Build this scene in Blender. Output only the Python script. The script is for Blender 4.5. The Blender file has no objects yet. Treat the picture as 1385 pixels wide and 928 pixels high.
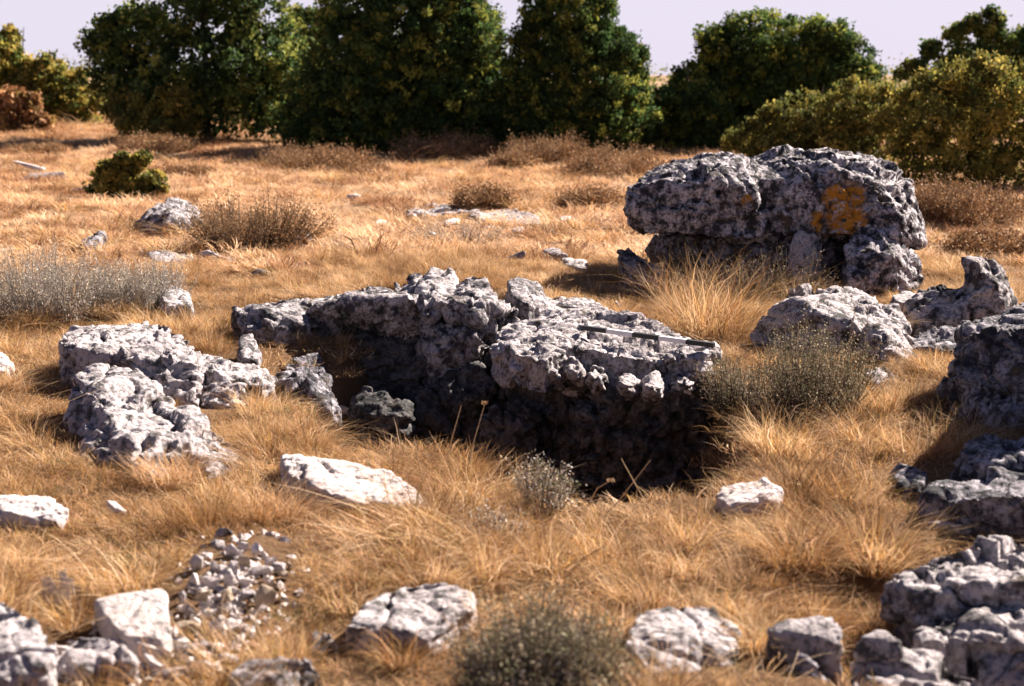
import bpy, bmesh, math, random
import numpy as np
from mathutils import Vector, Matrix, Euler
from mathutils.bvhtree import BVHTree

random.seed(7)
RS = np.random.RandomState(11)
S = bpy.context.scene
COL = S.collection
R = math.radians

# ------------------------------------------------------------------ camera
CAM_H = 1.6
PITCH = R(10.72)
FPX = 1923.0            # focal length in photograph pixels (1385 wide, 50 mm on 36 mm film)
cam_d = bpy.data.cameras.new('camera')
cam_d.lens = 50.0
cam_d.sensor_width = 36.0
cam_d.clip_start = 0.1
cam_d.clip_end = 4000.0
cam_d.dof.use_dof = True
cam_d.dof.focus_distance = 8.2
cam_d.dof.aperture_fstop = 2.9
cam = bpy.data.objects.new('camera', cam_d)
COL.objects.link(cam)
cam.location = (0, 0, CAM_H)
cam.rotation_euler = (math.pi / 2 - PITCH, 0, 0)
S.camera = cam

# ------------------------------------------------------------------ light
SUN_AZ = R(50)          # from +Y (the way the camera looks) towards +X
SUN_EL = R(36)
SKY_STRENGTH = 0.05
wd = bpy.data.worlds.new('World')
S.world = wd
wd.use_nodes = True
nt = wd.node_tree
bg = nt.nodes['Background']
sky = nt.nodes.new('ShaderNodeTexSky')
sky.sky_type = 'NISHITA'
sky.sun_disc = False
sky.sun_elevation = SUN_EL
sky.sun_rotation = SUN_AZ
sky.air_density = 1.0
sky.dust_density = 1.0
sky.ozone_density = 1.0
tint = nt.nodes.new('ShaderNodeMix')
tint.data_type = 'RGBA'
tint.blend_type = 'MULTIPLY'
tint.inputs['Factor'].default_value = 1.0
nt.links.new(sky.outputs['Color'], tint.inputs['A'])
tint.inputs['B'].default_value = (0.38, 0.35, 0.43, 1)
# pale lavender haze that thins with height, the same all round the horizon
wtc = nt.nodes.new('ShaderNodeTexCoord')
wsep = nt.nodes.new('ShaderNodeSeparateXYZ')
nt.links.new(wtc.outputs['Generated'], wsep.inputs[0])
wmr = nt.nodes.new('ShaderNodeMapRange')
wmr.interpolation_type = 'SMOOTHSTEP'
for k_, v_ in (('From Min', 0.04), ('From Max', 0.24), ('To Min', 0.92), ('To Max', 0.0)):
    wmr.inputs[k_].default_value = v_
nt.links.new(wsep.outputs['Z'], wmr.inputs['Value'])
hz_mix = nt.nodes.new('ShaderNodeMix')
hz_mix.data_type = 'RGBA'
nt.links.new(wmr.outputs['Result'], hz_mix.inputs['Factor'])
nt.links.new(tint.outputs['Result'], hz_mix.inputs['A'])
hz_mix.inputs['B'].default_value = (4.6, 4.3, 5.1, 1)
nt.links.new(hz_mix.outputs['Result'], bg.inputs['Color'])
bg.inputs['Strength'].default_value = SKY_STRENGTH

sd = bpy.data.lights.new('sun', 'SUN')
sd.energy = 5.0
sd.angle = R(0.5)
sd.color = (1.0, 0.90, 0.80)
sun = bpy.data.objects.new('sun', sd)
COL.objects.link(sun)
sdir = Vector((math.sin(SUN_AZ) * math.cos(SUN_EL), math.cos(SUN_AZ) * math.cos(SUN_EL), math.sin(SUN_EL)))
sun.rotation_euler = sdir.to_track_quat('Z', 'Y').to_euler()
sun.location = (10, 6, 12)

S.view_settings.view_transform = 'Standard'
S.view_settings.look = 'None'
S.view_settings.exposure = 1.9
S.view_settings.gamma = 1.0
S.render.engine = 'CYCLES'
S.cycles.use_denoising = True
S.cycles.max_bounces = 5
S.cycles.diffuse_bounces = 2
S.cycles.transmission_bounces = 3

# ------------------------------------------------------------------ helpers
CP, SP = math.cos(PITCH), math.sin(PITCH)


def ray(u, v):
    a = (u - 692.5) / FPX
    b = (464.0 - v) / FPX
    return np.array([a, CP + SP * b, -SP + CP * b])


def W(u, v, q):
    """World point seen at photo pixel (u, v): q > 2 is its distance along Y, else its height z."""
    d = ray(u, v)
    s = q / d[1] if q > 2 else (q - CAM_H) / d[2]
    return np.array([d[0] * s, d[1] * s, CAM_H + d[2] * s])


_rs = np.random.RandomState(3)
_PERM = _rs.permutation(4096).astype(np.int64)
_GR = _rs.normal(size=(4096, 3))
_GR /= np.linalg.norm(_GR, axis=1)[:, None]
_JT = _rs.rand(4096, 3)


def _hash(i, j, k):
    return _PERM[(_PERM[(_PERM[i & 4095] + j) & 4095] + k) & 4095]


def perlin(p):
    p = np.asarray(p, float)
    i = np.floor(p).astype(np.int64)
    f = p - i
    w = f * f * f * (f * (f * 6 - 15) + 10)
    r = np.zeros(len(p))
    for dx in (0, 1):
        wx = w[:, 0] if dx else 1 - w[:, 0]
        for dy in (0, 1):
            wy = w[:, 1] if dy else 1 - w[:, 1]
            for dz in (0, 1):
                wz = w[:, 2] if dz else 1 - w[:, 2]
                g = _GR[_hash(i[:, 0] + dx, i[:, 1] + dy, i[:, 2] + dz)]
                r += wx * wy * wz * (g[:, 0] * (f[:, 0] - dx) + g[:, 1] * (f[:, 1] - dy) + g[:, 2] * (f[:, 2] - dz))
    return r * 1.4


def fbm(p, octaves=4, gain=0.5):
    r, a, s = 0, 1.0, 1.0
    for o in range(octaves):
        r = r + a * perlin(p * s + 17.3 * o)
        a *= gain
        s *= 2.03
    return r


def ridged(p, octaves=3):
    r, a, s = 0, 1.0, 1.0
    for o in range(octaves):
        r = r + a * (1 - np.abs(perlin(p * s + 31.7 * o)) * 2)
        a *= 0.5
        s *= 2.1
    return r


def worley(p):
    i = np.floor(p).astype(np.int64)
    best = np.full(len(p), 9.0)
    for dx in (-1, 0, 1):
        for dy in (-1, 0, 1):
            for dz in (-1, 0, 1):
                c = i + np.array([dx, dy, dz])
                q = c + _JT[_hash(c[:, 0], c[:, 1], c[:, 2])]
                best = np.minimum(best, ((q - p) ** 2).sum(1))
    return np.sqrt(best)


def facets(p):
    """broken-stone relief: every cell gets its own tilt and offset; returns (relief, border distance)"""
    i = np.floor(p).astype(np.int64)
    b1 = np.full(len(p), 9.0)
    b2 = np.full(len(p), 9.0)
    cen = np.zeros_like(p)
    hid = np.zeros(len(p), np.int64)
    for dx in (-1, 0, 1):
        for dy in (-1, 0, 1):
            for dz in (-1, 0, 1):
                c = i + np.array([dx, dy, dz])
                h = _hash(c[:, 0], c[:, 1], c[:, 2])
                q = c + _JT[h]
                d = np.sqrt(((q - p) ** 2).sum(1))
                m = d < b1
                b2 = np.where(m, b1, np.minimum(b2, d))
                b1 = np.where(m, d, b1)
                cen[m] = q[m]
                hid[m] = h[m]
    tilt = ((p - cen) * _GR[hid]).sum(1)
    return tilt + 0.5 * (_JT[hid, 0] - 0.5), b2 - b1


def smooth(a, b, x):
    t = np.clip((x - a) / (b - a), 0, 1)
    return t * t * (3 - 2 * t)


def hollow(x, y):
    """1 on the rim of the hollow, smaller inside; the near rim lies closer on its right half"""
    x = np.asarray(x, float)
    y = np.asarray(y, float)
    front = 5.62 + 0.30 * smooth(0.0, -0.5, x) - 0.34 * smooth(-0.2, 0.3, x) + 0.25 * smooth(0.75, 1.05, x)
    t = np.where(y < 7.35, (7.35 - y) / (7.35 - front), (y - 7.35) / 1.75)
    return ((x - 0.02) / 1.08) ** 4 + t ** 4


def terrain(x, y):
    x = np.asarray(x, float)
    y = np.asarray(y, float)
    p = np.stack([x, y, np.zeros_like(x)], -1).reshape(-1, 3)
    h = 0.02 * perlin(p * 0.33) + 0.03 * perlin(p * 1.1 + 5) + 0.040 * perlin(p * 3.3 + 9) + 0.010 * perlin(p * 8 + 2)
    h = h.reshape(x.shape)
    h = h * (0.35 + 0.65 * smooth(2, 9, y)) * (1 - 0.5 * smooth(60, 200, y))
    h = h + smooth(11, 16, y) * (0.05 * perlin(p * 0.9 + 31) + 0.035 * perlin(p * 2.1 + 37)).reshape(x.shape) * smooth(120, 60, y)
    # the hollow in front of the ledge
    wob = (0.16 * perlin(p * 1.7 + 71) + 0.07 * perlin(p * 4.1 + 75)).reshape(x.shape)
    e = hollow(x + wob, y)
    shelf = 1 - 0.55 * np.exp(-((x + 0.75) / 0.45) ** 2 - ((y - 6.2) / 0.55) ** 2)
    h = h - 0.78 * smooth(1.15, 0.5, e) * shelf
    e2 = ((x + 1.0) / 0.5) ** 2 + ((y - 7.6) / 0.9) ** 2
    h = h - 0.22 * smooth(1.0, 0.2, e2)
    # low corner under the outcrop near the camera
    e3 = ((x - 1.5) / 0.75) ** 2 + ((y - 3.9) / 0.9) ** 2
    h = h - 0.15 * smooth(1.0, 0.3, e3)
    # the turf comes up to the back of the ledge
    h = h + 0.20 * np.exp(-((x + 0.45) / 0.75) ** 2) * smooth(8.95, 9.4, y) * smooth(13.0, 10.0, y)
    # the little rubble heap
    h = h + 0.07 * np.exp(-((x + 0.92) / 0.22) ** 2 - ((y - 4.38) / 0.35) ** 2)
    # slightly raised lip
    h = h + 0.0 * np.exp(-((x - 0.1) / 1.3) ** 2 - ((y - 5.45) / 0.35) ** 2)
    # gentle rise far off to the left
    h = h + 0.35 * smooth(20, 40, y) * smooth(2, -9, x)
    return h


def ground_at(u, v):
    d = ray(u, v)
    ys = np.concatenate([np.arange(2.6, 14, 0.02), np.arange(14, 80, 0.1)])
    s = ys / d[1]
    z = CAM_H + d[2] * s
    h = terrain(d[0] * s, ys)
    k = np.argmax(z <= h)
    if z[k] > h[k]:
        k = len(ys) - 1
    return np.array([d[0] * s[k], ys[k], h[k]])


def tag(o, label=None, cat=None, group=None, kind=None):
    if label: o['label'] = label
    if cat: o['category'] = cat
    if group: o['group'] = group
    if kind: o['kind'] = kind
    return o


def link(name, me, mat=None, parent=None, loc=None):
    o = bpy.data.objects.new(name, me)
    COL.objects.link(o)
    if mat is not None and me is not None and not me.materials:
        me.materials.append(mat)
    if parent: o.parent = parent
    if loc is not None: o.location = loc
    return o


def empty(name, loc):
    o = bpy.data.objects.new(name, None)
    o.empty_display_size = 0.2
    COL.objects.link(o)
    o.location = loc
    return o


def mesh_np(name, V, F, smooth_shade=False, col=None):
    """mesh from numpy verts (N,3) and one face array (M,k)"""
    me = bpy.data.meshes.new(name)
    V = np.ascontiguousarray(V, np.float32)
    F = np.ascontiguousarray(F, np.int32)
    M, k = F.shape
    me.vertices.add(len(V))
    me.vertices.foreach_set('co', V.ravel())
    me.loops.add(M * k)
    me.loops.foreach_set('vertex_index', F.ravel())
    me.polygons.add(M)
    me.polygons.foreach_set('loop_start', np.arange(0, M * k, k, dtype=np.int32))
    me.update(calc_edges=True)
    me.polygons.foreach_set('use_smooth', np.full(M, smooth_shade, dtype=bool))
    if col is not None:
        a = me.color_attributes.new('col', 'FLOAT_COLOR', 'POINT')
        c = np.ones((len(V), 4), np.float32)
        c[:, :3] = col
        a.data.foreach_set('color', c.ravel())
    return me


# ------------------------------------------------------------------ materials
class NT:
    def __init__(self, name):
        self.m = bpy.data.materials.new(name)
        self.m.use_nodes = True
        self.t = self.m.node_tree
        self.p = self.t.nodes['Principled BSDF']
        self.out = self.t.nodes['Material Output']

    def n(self, typ, **kw):
        x = self.t.nodes.new(typ)
        for k, v in kw.items():
            if k in x.inputs: x.inputs[k].default_value = v
            else: setattr(x, k, v)
        return x

    def l(self, a, b):
        self.t.links.new(a, b)

    def noise(self, vec, scale, detail=5, rough=0.55):
        x = self.n('ShaderNodeTexNoise', Scale=scale, Detail=detail, Roughness=rough)
        self.l(vec, x.inputs['Vector'])
        return x.outputs['Fac']

    def ramp(self, fac, stops):
        x = self.n('ShaderNodeValToRGB')
        e = x.color_ramp.elements
        while len(e) < len(stops): e.new(0.5)
        for el, (pos, c) in zip(e, stops):
            el.position = pos
            el.color = (c, c, c, 1) if isinstance(c, (int, float)) else (*c, 1)
        self.l(fac, x.inputs['Fac'])
        return x.outputs['Color']

    def mix(self, fac, a, b, blend='MIX'):
        x = self.n('ShaderNodeMix', data_type='RGBA', blend_type=blend)
        for s, val in (('Factor', fac), ('A', a), ('B', b)):
            if isinstance(val, (int, float)): x.inputs[s].default_value = val
            elif isinstance(val, tuple): x.inputs[s].default_value = (*val, 1)
            else: self.l(val, x.inputs[s])
        return x.outputs['Result']

    def math(self, op, a, b=0.0):
        x = self.n('ShaderNodeMath', operation=op)
        for i, val in enumerate((a, b)):
            if isinstance(val, (int, float)): x.inputs[i].default_value = val
            else: self.l(val, x.inputs[i])
        return x.outputs[0]


def limestone(name, pale, mid, dark, dark_amount, ochre=0.15):
    N = NT(name)
    tc = N.n('ShaderNodeTexCoord')
    oi = N.n('ShaderNodeObjectInfo')
    add = N.n('ShaderNodeVectorMath', operation='MULTIPLY_ADD')
    comb = N.n('ShaderNodeCombineXYZ')
    for k in 'XYZ': N.l(oi.outputs['Random'], comb.inputs[k])
    N.l(comb.outputs[0], add.inputs[0])
    add.inputs[1].default_value = (37, 53, 71)
    N.l(tc.outputs['Object'], add.inputs[2])
    v = add.outputs[0]
    base = N.mix(N.ramp(N.noise(v, 3.0, 8, 0.62), [(0.35, 0.0), (0.62, 1.0)]), pale, mid)
    # dark crustose lichen, in blotches and in a fine speckle
    blot = N.ramp(N.noise(v, 11.0, 7, 0.72), [(0.62 - 0.22 * dark_amount, 0.0), (0.72 - 0.2 * dark_amount, 1.0)])
    spec = N.ramp(N.noise(v, 48.0, 4, 0.7), [(0.58 - 0.1 * dark_amount, 0.0), (0.68 - 0.1 * dark_amount, 0.75)])
    c = N.mix(blot, base, dark)
    c = N.mix(spec, c, tuple(x * 1.3 for x in dark))
    och = N.ramp(N.noise(v, 5.5, 5, 0.6), [(0.60, 0.0), (0.74, ochre)])
    c = N.mix(och, c, (0.36, 0.23, 0.11))
    at = N.n('ShaderNodeAttribute', attribute_name='lichen')
    li = N.math('MULTIPLY', at.outputs['Fac'], N.ramp(N.noise(v, 17.0, 6, 0.7), [(0.40, 0.0), (0.52, 1.0)]))
    c = N.mix(li, c, (0.42, 0.18, 0.022))
    N.l(c, N.p.inputs['Base Color'])
    N.p.inputs['Roughness'].default_value = 0.92
    N.p.inputs['Specular IOR Level'].default_value = 0.15
    b1 = N.n('ShaderNodeBump', Strength=0.9, Distance=0.02)
    N.l(N.noise(v, 34.0, 9, 0.68), b1.inputs['Height'])
    vor = N.n('ShaderNodeTexVoronoi', Scale=26.0)
    N.l(v, vor.inputs['Vector'])
    b2 = N.n('ShaderNodeBump', Strength=0.55, Distance=0.02)
    N.l(N.ramp(vor.outputs['Distance'], [(0.0, 0.0), (0.45, 1.0)]), b2.inputs['Height'])
    N.l(b1.outputs[0], b2.inputs['Normal'])
    N.l(b2.outputs[0], N.p.inputs['Normal'])
    return N.m


M_PALE = limestone('pale_limestone', (0.53, 0.475, 0.48), (0.38, 0.335, 0.335), (0.06, 0.056, 0.056), 0.56)
M_GREY = limestone('grey_limestone', (0.50, 0.45, 0.455), (0.31, 0.275, 0.28), (0.045, 0.042, 0.045), 0.74)
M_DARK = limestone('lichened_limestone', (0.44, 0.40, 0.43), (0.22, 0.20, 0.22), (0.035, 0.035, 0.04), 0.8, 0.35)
M_SHADE = limestone('shade_darkened_limestone', (0.17, 0.155, 0.15), (0.10, 0.092, 0.09), (0.03, 0.03, 0.03), 0.7, 0.3)  # limestone colour darkened to imitate deep shade below ledge and slab
M_BOULDER = limestone('weathered_boulder_limestone', (0.64, 0.58, 0.60), (0.42, 0.375, 0.385), (0.035, 0.033, 0.037), 0.84, 0.3)
M_TAN = limestone('tan_limestone', (0.46, 0.36, 0.27), (0.36, 0.28, 0.21), (0.16, 0.13, 0.10), 0.15, 0.5)
M_CLEAN = limestone('fresh_limestone', (0.66, 0.585, 0.575), (0.52, 0.45, 0.425), (0.20, 0.18, 0.16), 0.12)


def plant_mat(name, tint_a, tint_b, trans=0.35, patch=0.6, rough=0.8, spec=0.15):
    """leaf and blade material: per-blade colour attribute times an irregular patch tint, some light passes through"""
    N = NT(name)
    at = N.n('ShaderNodeAttribute', attribute_name='col')
    geo = N.n('ShaderNodeNewGeometry')
    oi = N.n('ShaderNodeObjectInfo')
    f = N.ramp(N.noise(geo.outputs['Position'], patch, 4, 0.6), [(0.36, 0.0), (0.64, 1.0)])
    f2 = N.math('ADD', N.math('MULTIPLY', f, 0.7), N.math('MULTIPLY', oi.outputs['Random'], 0.3))
    c = N.mix(1.0, at.outputs['Color'], N.mix(f2, tint_a, tint_b), 'MULTIPLY')
    N.l(c, N.p.inputs['Base Color'])
    N.p.inputs['Roughness'].default_value = rough
    N.p.inputs['Specular IOR Level'].default_value = spec
    tr = N.n('ShaderNodeBsdfTranslucent')
    N.l(c, tr.inputs['Color'])
    ms = N.n('ShaderNodeMixShader', Fac=trans)
    N.l(N.p.outputs[0], ms.inputs[1])
    N.l(tr.outputs[0], ms.inputs[2])
    N.l(ms.outputs[0], N.out.inputs['Surface'])
    return N.m


M_GRASS = plant_mat('dry_grass_blades', (0.56, 0.41, 0.30), (1.16, 1.06, 1.02), 0.42, 1.5)
M_MEADOW = plant_mat('meadow_grass_blades', (0.90, 0.72, 0.62), (1.08, 0.98, 0.98), 0.30, 0.25)
M_OAK = plant_mat('oak_leaves', (0.8, 0.8, 0.8), (1.15, 1.1, 1.0), 0.4, 0.8)
M_TWIG = plant_mat('dry_twigs', (0.8, 0.8, 0.8), (1.1, 1.1, 1.1), 0.15, 2.0)


def plain(name, color, rough=0.7, spec=0.3, bump=0.0, var=0.25, scale=18.0):
    N = NT(name)
    tc = N.n('ShaderNodeTexCoord')
    f = N.noise(tc.outputs['Object'], scale, 6, 0.65)
    dark = tuple(x * (1 - var) for x in color)
    N.l(N.mix(N.ramp(f, [(0.35, 0.0), (0.65, 1.0)]), dark, color), N.p.inputs['Base Color'])
    N.p.inputs['Roughness'].default_value = rough
    N.p.inputs['Specular IOR Level'].default_value = spec
    if bump:
        b = N.n('ShaderNodeBump', Strength=bump, Distance=0.01)
        N.l(f, b.inputs['Height'])
        N.l(b.outputs[0], N.p.inputs['Normal'])
    return N.m


M_BARK = plain('bark', (0.11, 0.085, 0.065), 0.9, 0.1, 0.8, 0.5, 12)
M_BLACK = plain('black_paint', (0.018, 0.018, 0.02), 0.5, 0.4, 0, 0.3)
M_WHITE = plain('white_paint', (0.74, 0.70, 0.70), 0.5, 0.4, 0, 0.12)

# ground: dry litter and thin soil with pale stony patches
N = NT('dry_ground')
geo = N.n('ShaderNodeNewGeometry')
gp = geo.outputs['Position']
c = N.mix(N.ramp(N.noise(gp, 1.3, 6, 0.6), [(0.36, 0.0), (0.62, 1.0)]), (0.085, 0.052, 0.03), (0.20, 0.125, 0.07))
c = N.mix(N.ramp(N.noise(gp, 14.0, 6, 0.7), [(0.40, 0.0), (0.62, 0.7)]), c, (0.14, 0.075, 0.04))
at = N.n('ShaderNodeAttribute', attribute_name='meadow')
far = N.mix(N.ramp(N.noise(gp, 0.55, 6, 0.65), [(0.36, 0.0), (0.60, 1.0)]), (0.19, 0.11, 0.06), (0.34, 0.225, 0.135))
far = N.mix(N.ramp(N.noise(gp, 5.0, 6, 0.7), [(0.42, 0.0), (0.66, 0.55)]), far, (0.27, 0.145, 0.075))
far = N.mix(N.ramp(N.noise(gp, 0.28, 5, 0.6), [(0.54, 0.0), (0.66, 0.8)]), far, (0.48, 0.37, 0.30))
c = N.mix(at.outputs['Fac'], c, far)
N.l(c, N.p.inputs['Base Color'])
N.p.inputs['Roughness'].default_value = 0.95
N.p.inputs['Specular IOR Level'].default_value = 0.05
b = N.n('ShaderNodeBump', Strength=0.8, Distance=0.05)
N.l(N.noise(gp, 22.0, 8, 0.7), b.inputs['Height'])
N.l(b.outputs[0], N.p.inputs['Normal'])
M_GROUND = N.m

# ------------------------------------------------------------------ ground sheet


def graded(lo, hi, fine_lo, fine_hi, step, grow):
    a = list(np.arange(fine_lo, fine_hi, step))
    s, x = step, a[-1]
    while x < hi:
        s *= grow
        x += s
        a.append(x)
    s, x = step, a[0]
    while x > lo:
        s *= grow
        x -= s
        a.insert(0, x)
    return np.array(a)


gx = graded(-900, 900, -4.2, 4.2, 0.05, 1.07)
gy = graded(-40, 1500, 2.6, 12.0, 0.05, 1.025)
GX, GY = np.meshgrid(gx, gy)
GZ = terrain(GX, GY)
V = np.stack([GX, GY, GZ], -1).reshape(-1, 3)
nx, ny = len(gx), len(gy)
ii = (np.arange(ny - 1)[:, None] * nx + np.arange(nx - 1)[None, :]).ravel()
F = np.stack([ii, ii + 1, ii + nx + 1, ii + nx], -1)
gme = mesh_np('ground', V, F, True)
a = gme.attributes.new('meadow', 'FLOAT', 'POINT')
a.data.foreach_set('value', smooth(9.5, 13.5, V[:, 1]).astype(np.float32))
tag(link('ground', gme, M_GROUND), kind='structure')

# ------------------------------------------------------------------ rocks
BV, BF = [], []          # coarse rock hulls, used to keep grass off the rocks


def hull(points):
    bm = bmesh.new()
    for p in points: bm.verts.new(p)
    r = bmesh.ops.convex_hull(bm, input=bm.verts)
    loose = [v for v in bm.verts if not v.link_faces]
    for v in loose: bm.verts.remove(v)
    bmesh.ops.triangulate(bm, faces=bm.faces)
    bm.verts.index_update()
    vs = [tuple(v.co) for v in bm.verts]
    fs = [tuple(v.index for v in f.verts) for f in bm.faces]
    bm.free()
    return vs, fs


def rock(name, label, chunks, mat=None, cat='rock', group=None, rough=1.0, pit=1.0, strata=0.0, seed=None, res=1.0, lichen=None, kind=None):
    """chunks: list of (drop_z or None, [(u, v, q), ...]). Each is a convex block; they are fused, weathered and pitted."""
    seed = random.random() * 100 if seed is None else seed
    vs, fs = [], []
    for drop, pts in chunks:
        P = [W(*p) for p in pts]
        if drop is not None:
            cx = sum(p[0] for p in P) / len(P)
            cy = sum(p[1] for p in P) / len(P)
            P += [np.array([p[0] + (p[0] - cx) * 0.02, p[1] + (p[1] - cy) * 0.0, drop]) for p in P]
        v, f = hull(P)
        n = len(vs)
        vs += v
        fs += [tuple(i + n for i in t) for t in f]
    nb = len(BV)
    BV.extend(vs)
    BF.extend(tuple(i + nb for i in t) for t in fs)
    A = np.array(vs)
    base = np.array([(A[:, 0].min() + A[:, 0].max()) / 2, (A[:, 1].min() + A[:, 1].max()) / 2, max(A[:, 2].min(), -0.5)])
    dist = A[:, 1].mean()
    me = bpy.data.meshes.new(name)
    me.from_pydata([tuple(x - base) for x in A], [], fs)
    o = link(name, me, None, None, base)
    md = o.modifiers.new('r', 'REMESH')
    md.mode = 'VOXEL'
    md.voxel_size = max(0.006, 0.0018 * dist * res)
    dg = bpy.context.evaluated_depsgraph_get()
    m2 = bpy.data.meshes.new_from_object(o.evaluated_get(dg))
    o.modifiers.clear()
    o.data = m2
    bpy.data.meshes.remove(me)
    m2.name = name
    n = len(m2.vertices)
    co = np.empty(n * 3, np.float32)
    m2.vertices.foreach_get('co', co)
    co = co.reshape(-1, 3).astype(float)
    no = np.empty(n * 3, np.float32)
    m2.vertex_normals.foreach_get('vector', no)
    no = no.reshape(-1, 3)
    size = float(np.clip(np.sqrt((A.max(0) - A.min(0))[0] * max(0.1, (A.max(0) - A.min(0))[2])), 0.1, 1.5))
    k = min(1.0, size / 0.8) ** 0.7
    P = co + seed
    q = P + 0.05 * np.stack([perlin(P * 7), perlin(P * 7 + 40), perlin(P * 7 + 80)], -1)
    d = 0.018 * k * rough * fbm(q * 3.2, 2)
    d += 0.009 * k * rough * (ridged(q * np.array([7.0, 7.0, 4.5]), 3) - 0.9)
    d += 0.004 * k * rough * fbm(q * 26, 3, 0.6)
    d += 0.0045 * k * rough * (ridged(q * np.array([19.0, 19.0, 12.0]) + 4, 3) - 0.9)
    crack = np.abs(perlin(q * np.array([3.2, 3.2, 2.2]) + 60))
    d -= 0.035 * k * rough * smooth(0.055, 0.0, crack)
    crack = np.abs(perlin(q * 7.5 + 90))
    d -= 0.012 * k * rough * smooth(0.08, 0.0, crack)
    cs_ = 0.40 * max(0.62, k)
    fa, bo = facets(q / cs_ * np.array([1, 1, 1.5]))
    d += 0.17 * cs_ * k * rough * fa - 0.035 * cs_ * k * rough * smooth(0.07, 0.0, bo)
    fa, bo = facets(q / (cs_ * 0.42) * np.array([1, 1, 1.4]) + 7)
    d += 0.035 * cs_ * k * rough * fa - 0.014 * cs_ * k * rough * smooth(0.09, 0.0, bo)
    w = worley(q * 9.5)
    mask = smooth(-0.25, 0.25, perlin(P * 2.4 + 8))
    d -= 0.040 * k * pit * smooth(0.38, 0.14, w) * (0.06 + 0.94 * mask)
    w2 = worley(q * 21)
    d -= 0.006 * k * pit * smooth(0.45, 0.1, w2)
    bed = (P[:, 2] * 5.2 + 0.9 * P[:, 0] + 0.55 * perlin(P * 1.3 + 11)) % 1.0
    d -= 0.022 * k * rough * smooth(0.07, 0.0, np.abs(bed - 0.5)) * smooth(-0.3, 0.2, perlin(P * 1.9 + 15))
    if strata:
        zz = P[:, 2] * 26 + 1.3 * perlin(P * 2.0)
        d += strata * 0.016 * (np.abs((zz % 1.0) - 0.5) * 2 - 0.5) * (1 - np.abs(no[:, 2])) * 1.6
        d += strata * 0.03 * ridged(P * np.array([2.5, 9.0, 9.0]), 2) * np.abs(no[:, 2]) - strata * 0.03
    co2 = co + no * d[:, None]
    m2.vertices.foreach_set('co', co2.astype(np.float32).ravel())
    m2.polygons.foreach_set('use_smooth', np.ones(len(m2.polygons), dtype=bool))
    if lichen:
        at = m2.attributes.new('lichen', 'FLOAT', 'POINT')
        val = np.zeros(n)
        for (u, v, qd, r) in lichen:
            c0 = W(u, v, qd) - base
            dd = np.linalg.norm((co2 - c0) * np.array([1, 0.45, 1]), axis=1) + 0.06 * perlin(P * 8)
            val = np.maximum(val, smooth(r, r * 0.75, dd))
        at.data.foreach_set('value', val.astype(np.float32))
    m2.update()
    m2.materials.clear()
    m2.materials.append(mat or M_GREY)
    tag(o, label, cat, group, kind)
    return o


# --- the big boulder and what it rests on
rock('boulder', 'large pitted grey boulder with an orange lichen patch, perched on smaller rocks', [
    (None, [(848, 254, 10.75), (846, 285, 10.6), (850, 306, 10.7), (872, 314, 10.6), (930, 318, 10.5), (1000, 325, 10.55), (1030, 315, 10.65),
            (880, 242, 10.68), (960, 240, 10.55), (1020, 258, 10.62), (885, 226, 11.15), (945, 211, 11.35), (1000, 206, 11.4), (1030, 216, 11.3),
            (870, 285, 12.2), (950, 232, 12.3), (1030, 232, 12.3), (1030, 300, 12.2)]),
    (None, [(1044, 268, 10.8), (1042, 318, 10.8), (1100, 321, 10.62), (1165, 312, 10.6), (1215, 322, 10.6), (1240, 333, 10.8),
            (1062, 238, 10.95), (1130, 226, 10.75), (1188, 246, 10.75), (1220, 285, 10.68), (1250, 300, 11.1), (1254, 325, 11.2), (1230, 250, 11.2),
            (1012, 213, 11.4), (1060, 202, 11.4), (1120, 201, 11.5), (1165, 209, 11.5), (1203, 228, 11.5),
            (1050, 216, 12.4), (1180, 227, 12.4), (1222, 262, 12.3), (1050, 310, 12.3), (1230, 320, 12.2)]),
    (None, [(985, 225, 11.2), (1085, 222, 11.2), (985, 330, 10.85), (1085, 335, 10.85), (1020, 245, 10.82), (1060, 242, 10.88), (1000, 225, 12.2), (1080, 225, 12.2), (1000, 335, 12.2), (1080, 335, 12.2)])],
    M_BOULDER, 'boulder', pit=2.5, res=0.85, lichen=[(1140, 268, 10.7, 0.18), (1145, 296, 10.62, 0.18), (1110, 300, 10.6, 0.07), (1160, 305, 10.6, 0.09), (1010, 268, 10.6, 0.045)])
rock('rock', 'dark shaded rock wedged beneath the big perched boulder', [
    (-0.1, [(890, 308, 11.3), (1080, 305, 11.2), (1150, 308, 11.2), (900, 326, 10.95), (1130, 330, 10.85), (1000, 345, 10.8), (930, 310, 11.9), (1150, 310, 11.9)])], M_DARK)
rock('rock', 'pale angular block standing under the front edge of the big boulder', [
    (0.0, [(1072, 316, 10.45), (1082, 312, 10.6), (1108, 317, 10.7), (1110, 332, 10.65), (1100, 348, 10.5), (1068, 350, 10.25), (1064, 338, 10.3)])], M_PALE, pit=0.3)
rock('rock', 'rounded dark rock under the lichened end of the big boulder', [
    (-0.1, [(1140, 330, 10.5), (1155, 312, 10.6), (1185, 314, 10.55), (1222, 330, 10.6), (1243, 350, 10.7), (1246, 366, 10.7), (1232, 388, 10.4), (1150, 385, 10.2), (1190, 340, 10.3), (1215, 350, 10.3), (1200, 320, 11.2), (1240, 352, 11.2)])], M_BOULDER, pit=2.2)
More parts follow.
